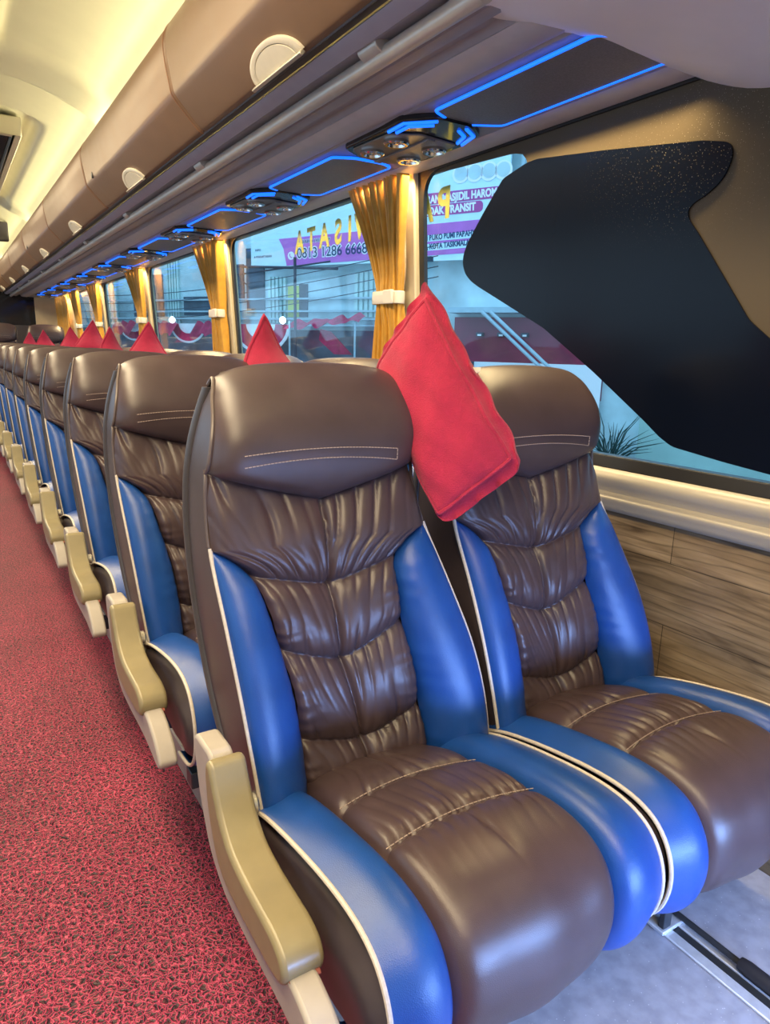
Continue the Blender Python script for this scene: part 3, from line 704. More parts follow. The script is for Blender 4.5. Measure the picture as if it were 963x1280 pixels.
def cushion_center():
    nu, nv = 96, 190
    ls = np.linspace(0, CD[-1]*0.985, nv); UU, LL = np.meshgrid(np.linspace(0, 1, nu), ls)
    il, ir = inner_edges(LL); XX = il+(ir-il)*UU; y, z, ny_, nz_ = cpt(LL)
    xm = (il+ir)/2; S = (XX-xm)/((ir-il)/2)
    s1 = l_at_y(0.838)-0.012*(1-S**2); s2 = l_at_y(0.700)-0.010*(1-S**2)
    e = np.minimum(XX-il, ir-XX)
    d = 0.016*(1-np.exp(-e/0.016)) - 0.012*np.exp(-e/0.006)
    d += 0.010*(1-S**2)
    g1 = LL-s1; g2 = LL-s2
    for g, a in ((g1, 0.012), (g2, 0.011)):
        d -= a*np.exp(-(np.abs(g)/0.008)**1.1) + 0.005*np.exp(-(g/0.03)**2)
    # gathers near the two seams
    n1 = vnoise(S*3+9, LL*9, 5); gate = sst(0.3, 0.75, vnoise(S*4+30, LL*3+2, 8)); g3 = 1.0
    r1 = (1-np.abs(np.sin(PI*(S*5.3+1.5*n1))))**1.5; r2 = (1-np.abs(np.sin(PI*(S*6.1+1.4*n1+0.4))))**1.5
    d -= 0.008*r1*gate*np.exp(-np.abs(g1)/0.05) + 0.0075*r2*(1-0.6*gate)*np.exp(-np.abs(g2-0.005)/np.where(g2 > 0, 0.032, 0.05))
    d -= 0.002*np.exp(-np.minimum(np.abs(g1), np.abs(g2))/0.008)*(0.5+0.5*np.sin(S*60+5*n1))
    cs = np.exp(-(np.abs(XX-xm)/0.006)**1.2)*np.clip(1-(LL-s2-0.05)/0.09, 0, 1)
    d -= 0.0075*cs
    d += 0.005*(vnoise(S*2.2+3, LL*8+1, 12)-0.5)
    return MB().grid(local(np.stack([XX, y+ny_*d, z+nz_*d], -1)))
def cushion_bolster(side):
    nu, nv = 26, 130
    ls = np.linspace(0.012, CD[-1]*0.985, nv); A = np.zeros((nv, nu, 3))
    for i, l in enumerate(ls):
        y, z, ny_, nz_ = cpt(l); il, ir = inner_edges(np.array(l)); xo, xi = (CXL, float(il)) if side < 0 else (CXR, float(ir))
        for j, u in enumerate(np.linspace(0, 1, nu)):
            x = xo+(xi-xo)*u; wd = abs(xi-xo)
            d = 0.003+0.017*math.sin(PI*min(1, u*1.0)**1.35)**0.8 - 0.016*math.exp(-(1-u)*wd/0.006) - 0.022*math.exp(-(l-0.012)/0.014)
            A[i, j] = (x, y+ny_*d, z+nz_*d)
    return MB().grid(local(A))
def cushion_body():
    o = [(p[0]-OY, p[1]) for p in (CPROF-0.022*CN)[2::3]]
    o += [(1.03-OY, .225), (1.05-OY, .31)]
    return MB().prism(o, CXL+0.006-OX, CXR-0.006-OX, 'x')
def side_puff():
    # soft brown panel on the outer flank of the cushion
    nu, nv = 60, 24; A = np.zeros((nv, nu, 3))
    top = CPROF-0.010*CN
    idx = np.linspace(4, 205, nu).astype(int); idx = np.minimum(idx, len(top)-20)
    for i, t in enumerate(np.linspace(0, 1, nv)):
        for j, q in enumerate(idx):
            p = top[q]; c = np.array([0.76+0.3*(p[0]-0.76), 0.27]); pt = p*(1-t)+c*t
            h = 0.013*(1-math.exp(-t*5)) + 0.004*math.sin(t*9+j*0.12)*math.exp(-t*2)*min(1, t*6)
            A[i, j] = (CXL+0.005-h, pt[0], pt[1])
    return MB().grid(local(A))

hp_mb, HPA = headrest_panel()
def make_seat(aisle):
    t = empty('coach_seat', (OX, OY, 0))
    seat_body().build('backrest_body', 'side', t, angle=50)
    back_shell().build('back_shell', 'shell', t, angle=50)
    ruched_panel().build('ruched_back_panel', 'brown', t, recalc=False, angle=180)
    hp_mb.build('headrest', 'brown_smooth', t, recalc=False, angle=180)
    hd = t.children[-1]
    # stitched box on the headrest
    st = MB()
    def onhead(x, z):
        col = int(np.clip(np.argmin(np.abs(HPA[12, :, 0]-x)), 0, HPA.shape[1]-1)); c = HPA[:45, col]
        return (x-OX, float(np.interp(z, c[:, 2], c[:, 1]))-OY-0.0006, z)
    def dashes(pts, n):
        P = np.array([onhead(*p) for p in pts])
        d = np.r_[0, np.cumsum(np.linalg.norm(np.diff(P, axis=0), axis=1))]
        q = lambda s: [float(np.interp(s, d, P[:, k])) for k in range(3)]
        for i in range(n):
            a = d[-1]*(i+0.1)/n; b = d[-1]*(i+0.88)/n; st.tube([q(a), q(b)], 0.0009, 5)
    topl = [(x, 0.926+0.008*(1-((x-0.53)/0.15)**2)) for x in np.linspace(0.392, 0.684, 16)]
    botl = [(x, 0.906+0.011*(1-((x-0.53)/0.15)**2)) for x in np.linspace(0.392, 0.684, 16)]
    dashes(topl, 46); dashes(botl, 46); dashes([topl[-1], botl[-1]], 3)
    st.build('stitching', 'stitch', hd)
    for s in (-1, 1):
        bo = back_bolster(s).build('back_bolster', 'blue', t, recalc=False, angle=180)
        MB().tube(piping_path(s, np.linspace(0.325, 0.774, 40)), 0.0037, 8).build('piping', 'piping', bo)
        # dark welt up the headrest edge
        pts = [(HPA[i, 0 if s < 0 else -1, 0]-OX+s*0.001, HPA[i, 0 if s < 0 else -1, 1]-OY-0.002, HPA[i, 0 if s < 0 else -1, 2]) for i in range(0, 60, 2)]
        T = XLt if s < 0 else XRt
        low = [(float(iv(z, T))-OX+s*0.001, float(iv(z, YEt))-OY, z) for z in np.linspace(0.775, 0.885, 6)]
        MB().tube(low+pts, 0.0035, 8).build('edge_welt', 'dark_piping', t)
    cu = cushion_body().build('cushion_body', 'side', t, bevel=0.006, angle=50)
    side_puff().build('side_panel', 'side', cu, angle=180)
    cc = cushion_center().build('cushion_centre', 'brown', t, recalc=False, angle=180)
    for yv, dd in ((0.838, 0.012), (0.700, 0.010)):
        ss = MB(); n = 34
        for i in range(n):
            seg = []
            for s in (-1+2*(i+0.1)/n, -1+2*(i+0.85)/n):
                l = l_at_y(yv)-dd*(1-s*s); y, z, ny_, nz_ = cpt(l); il, ir = inner_edges(np.array(l)); x = (il+ir)/2+s*(ir-il)/2*0.96
                d = 0.016-0.017+0.010*(1-s*s)+0.006; seg.append((float(x)-OX, float(y+ny_*d)-OY, float(z+nz_*d)))
            ss.tube(seg, 0.0009, 5)
        ss.build('stitching', 'stitch', cc)
    for s in (-1, 1):
        bo = cushion_bolster(s).build('cushion_bolster', 'blue', t, recalc=False, angle=180)
        xo = CXL if s < 0 else CXR
        MB().tube([(xo-OX, float(cpt(l)[0]+cpt(l)[2]*0.003)-OY, float(cpt(l)[1]+cpt(l)[3]*0.003)) for l in np.linspace(0.05, CD[-1]*0.975, 70)], 0.0037, 8).build('piping', 'piping', bo)
    # under-frame and legs
    fr = MB().box(0.37-OX, 0.83-OX, 0.62-OY, 0.66-OY, 0.135, 0.175).box(0.37-OX, 0.83-OX, 0.90-OY, 0.94-OY, 0.135, 0.175).box(0.39-OX, 0.42-OX, 0.62-OY, 1.06-OY, 0.165, 0.195).box(0.78-OX, 0.81-OX, 0.62-OY, 1.06-OY, 0.165, 0.195)
    fr.build('seat_frame', 'steel', t, bevel=0.003)
    lg = MB().prism([(0.655-OY, 0.165), (0.93-OY, 0.165), (0.86-OY, 0.012), (0.70-OY, 0.012), (0.665-OY, 0.06)], 0.598-OX, 0.606-OX, 'x')
    lg.box(0.575-OX, 0.598-OX, 0.66-OY, 0.672-OY, 0.012, 0.165)
    lgo = lg.build('leg', 'steel', t, bevel=0.0015)
    MB().box(0.568-OX, 0.640-OX, 0.655-OY, 0.93-OY, 0.006, 0.014).build('foot_plate', 'rail', lgo, bevel=0.002)
    MB().lathe([(0.012, 0.0), (0.012, 0.009), (0.008, 0.011), (0.008, 0.022), (0.005, 0.024)], (0.624-OX, 0.69-OY, 0.0135), 'z', 12).build('bolt', 'steel', lgo, angle=30)
    if aisle:
        pan = rounded([(1.035, .470), (1.02, .484), (.955, .486), (.942, .478), (.93, .40), (.905, .335), (.87, .320), (.70, .325), (.655, .338), (.61, .328), (.56, .300), (.535, .270), (.545, .254), (.58, .256), (.64, .266), (.70, .268), (.80, .266), (.90, .270), (.965, .305), (1.01, .38)], 0.03, 4)
        MB().prism([(a-OY, b) for a, b in pan], 0.284-OX, 0.323-OX, 'x').build('side_shell', 'post', t, bevel=0.006, segs=3)
        pad = rounded([(.950, .458), (.943, .482), (.925, .480), (.905, .445), (.88, .410), (.845, .386), (.79, .378), (.69, .377), (.660, .366), (.648, .345), (.656, .322), (.69, .314), (.80, .310), (.87, .312), (.905, .330), (.928, .365), (.945, .41)], 0.03, 4)
        a = MB().prism([(p-OY, q) for p, q in pad], 0.276-OX, 0.336-OX, 'x').build('armrest', 'arm', t, bevel=0.012, segs=4)
        MB().prism([(p-OY, q) for p, q in rounded([(.645, .330), (.655, .316), (.69, .309), (.76, .306), (.76, .312), (.69, .316), (.66, .325), (.652, .335)], .004, 2)], 0.285-OX, 0.327-OX, 'x').build('trim_strip', mat('red_brown_trim', (0.25, 0.06, 0.04), 0.5) if 'rb' not in M else M['rb'], a)
        MB().box(0.318-OX, 0.40-OX, 0.955-OY, 1.0-OY, 0.20, 0.36).build('arm_mount', 'post', t, bevel=0.004)
        MB().lathe([(0.016, 0), (0.016, 0.03), (0.011, 0.034)], (0.322-OX, 0.935-OY, 0.385), 'x', 16).build('recline_button', 'silver', t)
    return t
rowname = ['front', 'second', 'third', 'fourth', 'fifth', 'sixth', 'seventh', 'eighth', 'ninth', 'tenth', 'eleventh']
G_A, G_W = 'aisle side coach seats', 'window side coach seats'
PITCH = 0.75; DX = 0.502
sa = make_seat(True); sw = make_seat(False); sw.location = (OX+DX, OY, 0)
for j in range(11):
    a = sa if j == 0 else copy_tree(sa); a.location = (OX, OY+PITCH*j, 0)
    if j: a.rotation_euler.x = math.radians(random.uniform(-0.3, 0.3))
    lab = 'brown and blue leather coach seat with beige armrest beside the red aisle, %s row' % rowname[j]
    tag(a, lab, 'seat', G_A)
    b = sw if j == 0 else copy_tree(sw); b.location = (OX+DX, OY+PITCH*j, 0)
    tag(b, 'brown and blue leather coach seat beside the window, %s row' % rowname[j], 'seat', G_W)
for i, x in enumerate((1.095, 0.585)):
    b = copy_tree(sw); b.location = (x, 9.05, 0.22)
    tag(b, ['brown rear bench seat in the corner by the last window', 'dark brown rear bench seat next to the corner seat, nearer the aisle'][i], 'seat', 'rear bench seats')
struct(MB().box(AISLE_R+0.0, XR, 9.25, Y1, 0.0, 0.215).build('floor_rear_step', 'vinyl', bevel=0.004, smooth=False))

# floor rail with sliding bar under the window seats
rl = empty('floor_rail', (1.112, 5.0, 0.0), 'bright aluminium floor rail running under the window seats', 'rail')
MB().box(-0.034, -0.010, -4.95, 4.2, 0.0005, 0.006).box(0.010, 0.034, -4.95, 4.2, 0.0005, 0.006).build('rail_flange', 'rail', rl, bevel=0.002)
MB().box(-0.010, 0.010, -4.95, 4.2, 0.0003, 0.002).build('slot', 'steel', rl, smooth=False)
br = empty('footrest_bar', (1.128, 0.3, 0.022), 'thin steel bar with a black rubber sleeve lying along the floor rail', 'bar')
MB().tube([(0, -0.45, 0), (0, 0.385, 0)], 0.006, 12).build('bar', 'steel', br)
MB().tube([(0, -0.40, 0), (0, -0.395, 0), (0, 0.22, 0), (0, 0.235, 0)], [0.012, 0.0145, 0.0145, 0.012], 16).build('sleeve', 'rubber', br)

# ------------------------------------------------------------------ pillows
def make_pillow():
    A_, C_, D_, B_ = (np.array(p) for p in ((.783, 1.125, 1.236), (.903, .935, .894), (.748, .990, .772), (.742, 1.250, 1.075)))
    org = np.array([.80, 1.10, .80]); n = 56
    def surf(side):
        G = np.zeros((n, n, 3))
        for i, v in enumerate(np.linspace(-1, 1, n)):
            for j, u in enumerate(np.linspace(-1, 1, n)):
                uu, vv = u, v
                a, b = (uu+1)/2, (vv+1)/2
                # pinch the edges in between corners
                p = A_*(1-a)*(1-b)+C_*a*(1-b)+D_*a*b+B_*(1-a)*b
                nrm = np.cross(C_-A_, B_-A_); nrm = nrm/np.linalg.norm(nrm)
                if nrm[1] > 0: nrm = -nrm
                eu, ev = 1-abs(u), 1-abs(v)
                tk = 0.058*((1-abs(u)**2.6)*(1-abs(v)**2.6))**0.62
                fl = min(eu, ev)
                if fl < 0.16: tk *= sst(0.07, 0.17, np.array(fl)).item()*0.94+0.02
                wob = 0.0035*math.sin(9*u+3*v)*math.cos(7*v-2*u)
                ctr = (A_+C_+D_+B_)/4
                p = ctr+(p-ctr)*(1-0.12*(abs(u*v)**5)*(0.35 if (u < 0 and v < 0) else 1.0)-0.045*(1-u*u)*(abs(v)**3) - 0.045*(1-v*v)*(abs(u)**3))
                flz = 0.006*math.sin(14*u+2)*math.exp(-ev/0.06)+0.006*math.sin(13*v+1)*math.exp(-eu/0.06)
                # corner A stands up as a soft ear
                p = p+nrm*side*(tk+0.0035)+nrm*(wob+flz)
                G[i, j] = p-org
        return G
    F_, B2 = surf(1), surf(-1)
    mb = MB().grid(F_).grid(B2[:, ::-1])
    # close rim
    rimF = list(F_[0, :])+list(F_[1:, -1])+list(F_[-1, -2::-1])+list(F_[-2:0:-1, 0])
    rimB = list(B2[0, :])+list(B2[1:, -1])+list(B2[-1, -2::-1])+list(B2[-2:0:-1, 0])
    mb.grid(np.array([rimF, rimB]), True)
    t = empty('pillow', tuple(org))
    mb.build('cover', 'pillow', t, angle=60)
    # sewn ridge around the flange
    k = 4; rim = list(F_[k, k:n-k])+list(F_[k:n-k, n-1-k])+list(F_[n-1-k, n-1-k:k:-1])+list(F_[n-1-k:k:-1, k])
    MB().tube([tuple(p) for p in rim], 0.0045, 8, closed=True).build('seam', 'pillow', t)
    return t
p0 = make_pillow()
tag(p0, 'large crimson fleece pillow wedged between the two front row seats', 'pillow', 'red pillows between the seats')
MB().add([(0.008, 0, 0.004), (0.034, -0.010, 0.004), (0.030, -0.012, -0.004), (0.012, -0.004, -0.009), (0.009, 0.001, 0.002), (0.034, -0.009, 0.002), (0.030, -0.011, -0.006), (0.012, -0.003, -0.011)], [(0, 1, 2, 3), (7, 6, 5, 4), (0, 4, 5, 1), (1, 5, 6, 2), (2, 6, 7, 3), (3, 7, 4, 0)]).build('fabric_tag', 'tag', p0, off=(-0.030, 0.042, -0.268), smooth=False)
def ear_pillow():
    """a pillow standing on its corner; only its pointed ear shows above the headrests"""
    n = 40; s = 0.165
    def surf(side):
        G = np.zeros((n, n, 3))
        for i, v in enumerate(np.linspace(-1, 1, n)):
            for j, u in enumerate(np.linspace(-1, 1, n)):
                q = 1-0.10*((1-u*u)*abs(v)**3+(1-v*v)*abs(u)**3)
                a, b = u*q*s, v*q*s
                tk = 0.062*((1-abs(u)**2.4)*(1-abs(v)**2.4))**0.7+0.003
                G[i, j] = ((a-b)*0.7071*0.92, side*tk+0.008*math.sin(6*u+5*v), (a+b)*0.7071*1.25)
        return G
    F_, B2 = surf(1), surf(-1); mb = MB().grid(F_).grid(B2[:, ::-1])
    rim = lambda G: list(G[0, :])+list(G[1:, -1])+list(G[-1, -2::-1])+list(G[-2:0:-1, 0])
    mb.grid(np.array([rim(F_), rim(B2)]), True)
    t = empty('pillow', (0, 0, 0)); mb.build('cover', 'pillow', t, angle=60)
    MB().tube([tuple(p) for p in rim((F_+B2)/2)], 0.006, 8, closed=True).build('seam', 'pillow', t)
    return t
ep = ear_pillow(); first = True
PIL = [(1, 0.80, 1.91, 1.185, 12, 'second'), (3, 0.80, 3.42, 1.195, -6, 'fourth'), (4, 0.80, 4.17, 1.18, 25, 'fifth'), (5, 0.80, 4.92, 1.235, 4, 'sixth'), (6, 0.80, 5.67, 1.20, -14, 'seventh'), (8, 0.79, 7.17, 1.195, 10, 'ninth'), (10, 0.80, 8.67, 1.19, 20, 'eleventh')]
for (r, x, y, zt, rz, nm) in PIL:
    q = ep if first else copy_tree(ep); first = False
    q.location = (x, y, zt-0.29); q.rotation_euler = (math.radians(random.uniform(-4, 4)), math.radians(random.uniform(-5, 5)), math.radians(rz))
    tag(q, 'crimson pillow poking its corner up between the %s row headrests' % nm, 'pillow', 'red pillows between the seats')

# ------------------------------------------------------------------ curtains
def curtain(yr, wt, label, seed, flare=0.21, pinch=0.135, tied=True, zb=0.80):
    rs = random.Random(seed); nu, nv = 110, 70; A = np.zeros((nv, nu, 3)); nf = 11
    zt, zp = 1.662, 1.275
    ph = [rs.uniform(0, 6.28) for _ in range(4)]
    for i, z in enumerate(np.linspace(zb, zt, nv)):
        if tied:
            if z > zp:
                t = (z-zp)/(zt-zp); wd = pinch+(wt-pinch)*t**1.25; yf = yr+0.03-0.03*t
            else:
                t = (zp-z)/(zp-zb); wd = pinch+(flare-pinch)*min(1, t*1.5)**0.8; yf = yr+0.03-0.01*t
            sq = math.exp(-((z-zp)/0.06)**2)
        else: wd = wt; yf = yr; sq = 0
        amp = (0.020 if tied else 0.008)*(1-0.25*sq)
        for j, u in enumerate(np.linspace(0, 1, nu)):
            uu = u+0.014*math.sin(5*u+ph[1])+0.008*math.sin(17*u+3*z+ph[2])
            x = xw(z)-0.055-amp*math.sin(2*PI*nf*uu+ph[0]+0.8*math.sin(3*z))-0.35*amp*math.sin(2*PI*nf*2.3*uu+ph[3]) - 0.018*math.sin(PI*u)*sq
            A[i, j] = (x, yf+wd*u, z)
    t = empty('curtain', (1.34, yr+wt/2, zb), label, 'curtain', 'gold window curtains')
    off = (1.34, yr+wt/2, zb)
    o = MB().grid(A).build('drape', 'curtain', t, off=off, recalc=False, angle=180)
    md = o.modifiers.new('solid', 'SOLIDIFY'); md.thickness = 0.002
    if tied:
        yb0, yb1 = yr+0.022, yr+0.03+pinch+0.012; xs = xw(zp)-0.055
        ring = []
        for k in range(36):
            a = 2*PI*k/36; c, s_ = math.cos(a), math.sin(a)
            yy_ = (yb0+yb1)/2+(yb1-yb0)/2*math.copysign(abs(c)**0.6, c); xx_ = xs-0.01+0.036*math.copysign(abs(s_)**0.8, s_)
            ring.append((xx_, yy_))
        B = np.zeros((6, 36, 3))
        for i2, (dz, k_) in enumerate(((-0.021, 0.97), (-0.019, 1.0), (-0.005, 1.01), (0.005, 1.01), (0.019, 1.0), (0.021, 0.97))):
            for k in range(36): B[i2, k] = (xs+(ring[k][0]-xs)*k_, (yb0+yb1)/2+(ring[k][1]-(yb0+yb1)/2)*k_, zp+dz)
        MB().grid(B, True).build('tieback', 'strap', t, off=off)
        MB().box(xs-0.050, xs-0.040, yb0-0.004, yb0+0.05, zp-0.023, zp+0.023).build('buckle', 'strap', t, off=off, bevel=0.003)
curtain(2.035, 0.365, 'gold pleated curtain tied back at the nearest window pillar', 1)
curtain(3.86, 0.42, 'gold pleated curtain tied back at the second window pillar', 2)
curtain(5.67, 0.50, 'gold pleated curtain tied back at the third window pillar', 3)
curtain(7.48, 0.50, 'gold pleated curtain tied back at the fourth window pillar', 4)
curtain(8.70, 0.50, 'gold pleated curtain hanging before the fifth window pillar', 5)
curtain(9.55, 1.0, 'flat yellow curtain drawn across the rear corner', 6, tied=False)

# ------------------------------------------------------------------ gold film lettering on the outside of the glass (mirrored from inside)
M['gold_letter'] = mat('gold_letter_film', (0.80, 0.58, 0.16), 0.45)
_g = M['gold_letter']; _t = N(_g, 'ShaderNodeBsdfTranslucent'); _t.inputs[0].default_value = (0.85, 0.65, 0.25, 1)
_x = N(_g, 'ShaderNodeMixShader'); _x.inputs[0].default_value = 0.45; L(_g, bsdf(_g), 0, _x, 1); L(_g, _t, 0, _x, 2); L(_g, _x, 0, _g.node_tree.nodes['Material Output'], 0)
gl = empty('window_lettering', (xw(1.5)+0.02, 0, 0), 'gold film letters on the window glass reading PARIWISATA seen from behind', 'lettering')
for ch, y, z in zip('PARIWISATA', [1.925, 2.03, 2.14, 2.24, 2.44, 2.548, 2.645, 2.77, 2.895, 3.015], [1.555]*10):
    if ch == ' ': continue
    # letters face outwards (+x); seen from inside they are mirrored. local x -> -y would be readable from inside, so use +y
    tm = text_mesh(ch, 0.130, 'letter', 'gold_letter', gl, xform=Matrix(((0, 0, 1, 0), (-1, 0, 0, y), (0, 1, 0, z), (0, 0, 0, 1))) @ Matrix.Diagonal((-1, 1, 1, 1)), extrude=0.0006, bold=0.004)

# ------------------------------------------------------------------ the street outside: a facade set at an angle to the bus
E_ = Vector((.52, -.854, 0)); Nf = Vector((.854, .52, 0)); PF = Vector((9.4, 14.0, 0))
FM = Matrix(((E_.x, 0, -Nf.x, PF.x), (E_.y, 0, -Nf.y, PF.y), (0, 1, 0, 0), (0, 0, 0, 1)))   # local: x along the facade, y up, z towards the bus
SZ = lambda z: (z-1.1)*2+1.1
def fbox(mb, s0, s1, z0, z1, d0, d1):
    return mb.box(s0*2, s1*2, SZ(z0), SZ(z1), d0, d1)
def fpart(mb, name, m, parent=None, **k):
    o = mb.build(name, m, parent, **k)
    if parent is None: o.matrix_world = FM
    return o
def froot(name, label, cat, group=None):
    o = empty(name, (0, 0, 0), label, cat, group); o.matrix_world = FM; return o
M['f_wall'] = noisy('pale_blue_render', (0.52, 0.70, 0.74), 0.8, 1.2, 0.25)
M['f_dark'] = noisy('dark_shopfront', (0.05, 0.09, 0.13), 0.6, 2, 0.5)  # dark blue tone of the shopfront and openings
M['f_shut'] = noisy('mint_shutter', (0.52, 0.74, 0.72), 0.6, 3, 0.1)
M['f_yel'] = noisy('yellow_poster', (0.55, 0.60, 0.12), 0.7, 3)
M['f_steel'] = noisy('pale_steel_beam', (0.35, 0.52, 0.60), 0.5, 6)
M['f_dsteel'] = noisy('dark_steel', (0.02, 0.04, 0.07), 0.5, 6)
M['red_cloth'] = noisy('red_cloth', (0.42, 0.02, 0.09), 0.7, 6, 0.3)
M['red_panel'] = noisy('red_panel', (0.20, 0.012, 0.045), 0.5, 3, 0.2)
M['white_cloth'] = noisy('white_cloth', (0.75, 0.8, 0.85), 0.7, 6)
M['sign_cyan'] = noisy('sign_pale_blue', (0.62, 0.86, 0.92), 0.6, 4, 0.05)
M['sign_purple'] = noisy('sign_purple', (0.55, 0.16, 0.56), 0.6, 3, 0.1)
M['sign_pill'] = mat('sign_magenta', (0.42, 0.07, 0.32), 0.6)
M['sign_white'] = mat('sign_white', (0.85, 0.9, 0.93), 0.6)
M['sign_navy'] = mat('sign_navy', (0.012, 0.06, 0.16), 0.6)
M['pale_wall'] = noisy('pale_green_wall', (0.36, 0.56, 0.52), 0.8, 2, 0.08)
M['asphalt'] = noisy('asphalt', (0.10, 0.11, 0.12), 0.9, 8, 0.2)
M['leaf'] = noisy('dark_leaf', (0.02, 0.07, 0.06), 0.6, 8, 0.3)
M['lamp_white'] = mat('lamp_white', (0.9, 0.9, 0.9), 0.4, emit=(0.8, 0.92, 1.0), estr=6)
struct(MB().box(1.6, 40, -12, 60, -1.45, -1.35).build('ground', 'asphalt', smooth=False))
bd = froot('shop_building', 'long pale blue shop building with shutters across the street', 'building')
fpart(fbox(MB(), -13, 2.6, -0.6, 5.0, -1.0, -0.9), 'wall', 'f_wall', bd, smooth=False)
fpart(fbox(MB(), 2.6, 9.0, -0.6, 1.55, -1.0, -0.6), 'garden_wall', 'pale_wall', bd, smooth=False)
fpart(fbox(MB(), 2.62, 9.0, 1.55, 5, -2.0, -1.9), 'upper_wall', 'f_wall', bd, smooth=False)
for s0, s1, z0, z1 in ((-2.37, -2.06, 1.42, 2.02), (-1.02, -0.66, 1.50, 2.05), (-3.35, -3.02, 1.55, 2.35), (-4.2, -3.95, 1.3, 2.3), (-5.6, -5.2, 1.4, 2.4)):
    mb = MB(); n = 5
    for k in range(n):
        a = s0+(s1-s0)*k/n; fbox(mb, a, a+(s1-s0)/n*0.62, z0, z1, -0.9, -0.82)
    fpart(mb, 'shutter', 'f_shut', bd, smooth=False)
for s0, s1, z0, z1 in ((-2.75, -2.45, 1.55, 2.4), (-1.88, -1.75, 1.5, 1.92), (-3.0, -2.8, 1.75, 2.2), (-3.9, -3.4, 1.52, 1.78), (-4.9, -4.3, 1.5, 2.1), (-7.2, -6.2, 1.3, 2.0), (-9.5, -8.2, 1.2, 1.9)):
    fpart(fbox(MB(), s0, s1, z0, z1, -0.9, -0.86), 'dark_opening', 'f_dark', bd, smooth=False)
fpart(fbox(MB(), -2.06, -1.88, 1.50, 1.90, -0.9, -0.86), 'yellow_poster', 'f_yel', bd, smooth=False)
fpart(fbox(MB(), -13, 0.4, 0.2, 1.33, -0.9, -0.84), 'shopfront', 'f_dark', bd, smooth=False)
for z0 in (1.38, 1.46, 1.56, 1.72):
    fpart(fbox(MB(), -13, -0.5, z0, z0+0.022, -0.86, -0.70), 'ledge', 'f_steel', bd, smooth=False)
fpart(fbox(MB(), 0.38, 2.15, 1.54, 1.60, -0.9, -0.3), 'beam', 'f_steel', bd, smooth=False)
fpart(fbox(MB(), 0.38, 2.15, 0.60, 1.50, -0.9, -0.75), 'red_fascia', 'red_panel', bd, smooth=False)
fpart(fbox(MB(), 0.38, 2.15, 0.4, 0.99, -0.75, -0.70), 'shop_window', 'sign_white', bd, smooth=False)
fpart(fbox(MB(), 0.62, 0.66, 0.4, 0.99, -0.70, -0.66), 'mullion', 'f_dsteel', bd, smooth=False)
for a in (0.80, 0.90):
    mb = MB().tube([(a*2, SZ(1.55), -0.25), (a*2+1.7, SZ(0.85), -0.2)], 0.04, 8); fpart(mb, 'brace_pipe', 'f_steel', bd)
for s in (0.72, 0.98, 1.26):
    lm = froot('wall_lamp', 'small black floodlight on the red fascia, %s from the left' % ordw[[0.72, 0.98, 1.26].index(s)], 'lamp', 'floodlights on the red fascia')
    fpart(MB().box(s*2-0.08, s*2+0.08, SZ(1.28), SZ(1.325), -0.74, -0.60), 'housing', 'f_dsteel', lm, bevel=0.01)
    fpart(MB().box(s*2-0.03, s*2+0.06, SZ(1.285), SZ(1.305), -0.60, -0.58), 'lens', 'sign_white', lm, smooth=False)
for s0, s1 in ((1.13, 1.17), (1.24, 1.27)):
    tag(fpart(fbox(MB(), s0, s1, 1.6, 5.0, -0.5, -0.42), 'drain_pipe', 'f_steel', smooth=False), 'pale vertical pipe beside the sign, %s' % ('nearer the lettering' if s0 < 1.2 else 'nearer the window corner'), 'pipe', 'pipes beside the sign')
# the sign board
sg = froot('sign_board', 'long purple and pale blue travel agency sign board with a phone number', 'sign')
fpart(fbox(MB(), -2.47, 1.02, 2.12, 4.2, -0.42, -0.36), 'board', 'sign_cyan', sg, smooth=False)
def fprism(pts, d0, d1): return MB().prism([(a*2, SZ(b)) for a, b in pts], d0, d1, 'z')
fpart(fprism([(-1.90, 2.125), (1.0, 2.205), (1.0, 2.55), (-2.02, 2.455), (-1.95, 2.34)], -0.36, -0.352), 'purple_band', 'sign_purple', sg, smooth=False)
for a in (0.02, 0.0):
    pass
fpart(fprism([(-0.15, 2.325), (0.95, 2.362), (0.95, 2.432), (-0.15, 2.395)], -0.352, -0.347), 'address_strip', 'sign_cyan', sg, smooth=False)
fpart(fprism([(-0.15, 2.225), (0.95, 2.262), (0.95, 2.335), (-0.15, 2.298)], -0.352, -0.347), 'address_strip', 'sign_cyan', sg, smooth=False)
fpart(fprism(rounded([(-0.9, 2.712), (0.93, 2.752), (0.93, 2.872), (-0.9, 2.832)], 0.058, 6), -0.36, -0.352), 'pill', 'sign_pill', sg, smooth=False)
fpart(fprism(rounded([(-0.9, 2.585), (0.73, 2.620), (0.73, 2.738), (-0.9, 2.703)], 0.058, 6), -0.36, -0.352), 'pill', 'sign_pill', sg, smooth=False)
for k in range(4):
    fpart(MB().lathe([(0.20, 0), (0.20, 0.006)], (0.9+0.33*k, SZ(3.03), -0.352), 'z', 28), 'scallop', 'sign_white', sg, smooth=False)
    fpart(MB().lathe([(0.15, 0), (0.15, 0.006)], (0.9+0.33*k, SZ(3.035), -0.346), 'z', 28), 'scallop_spot', 'f_wall', sg, smooth=False)
def ftext(body, size, s, z, m, d, sx=1.0, bold=0.0, tilt=0.02, align='LEFT', name='lettering', spacing=1.0):
    X = Matrix.Translation((s*2, SZ(z), d)) @ Matrix.Rotation(math.atan(tilt*1.0), 4, 'Z')
    return text_mesh(body, size, name, m, sg, align=align, extrude=0.002, bold=bold, xform=X, sx=sx, spacing=spacing)
ftext('PELATARAN MASJIDIL HAROM', 0.225, 0.885, 2.812, 'sign_white', -0.349, 0.74, 0.010, 0.04, 'RIGHT')
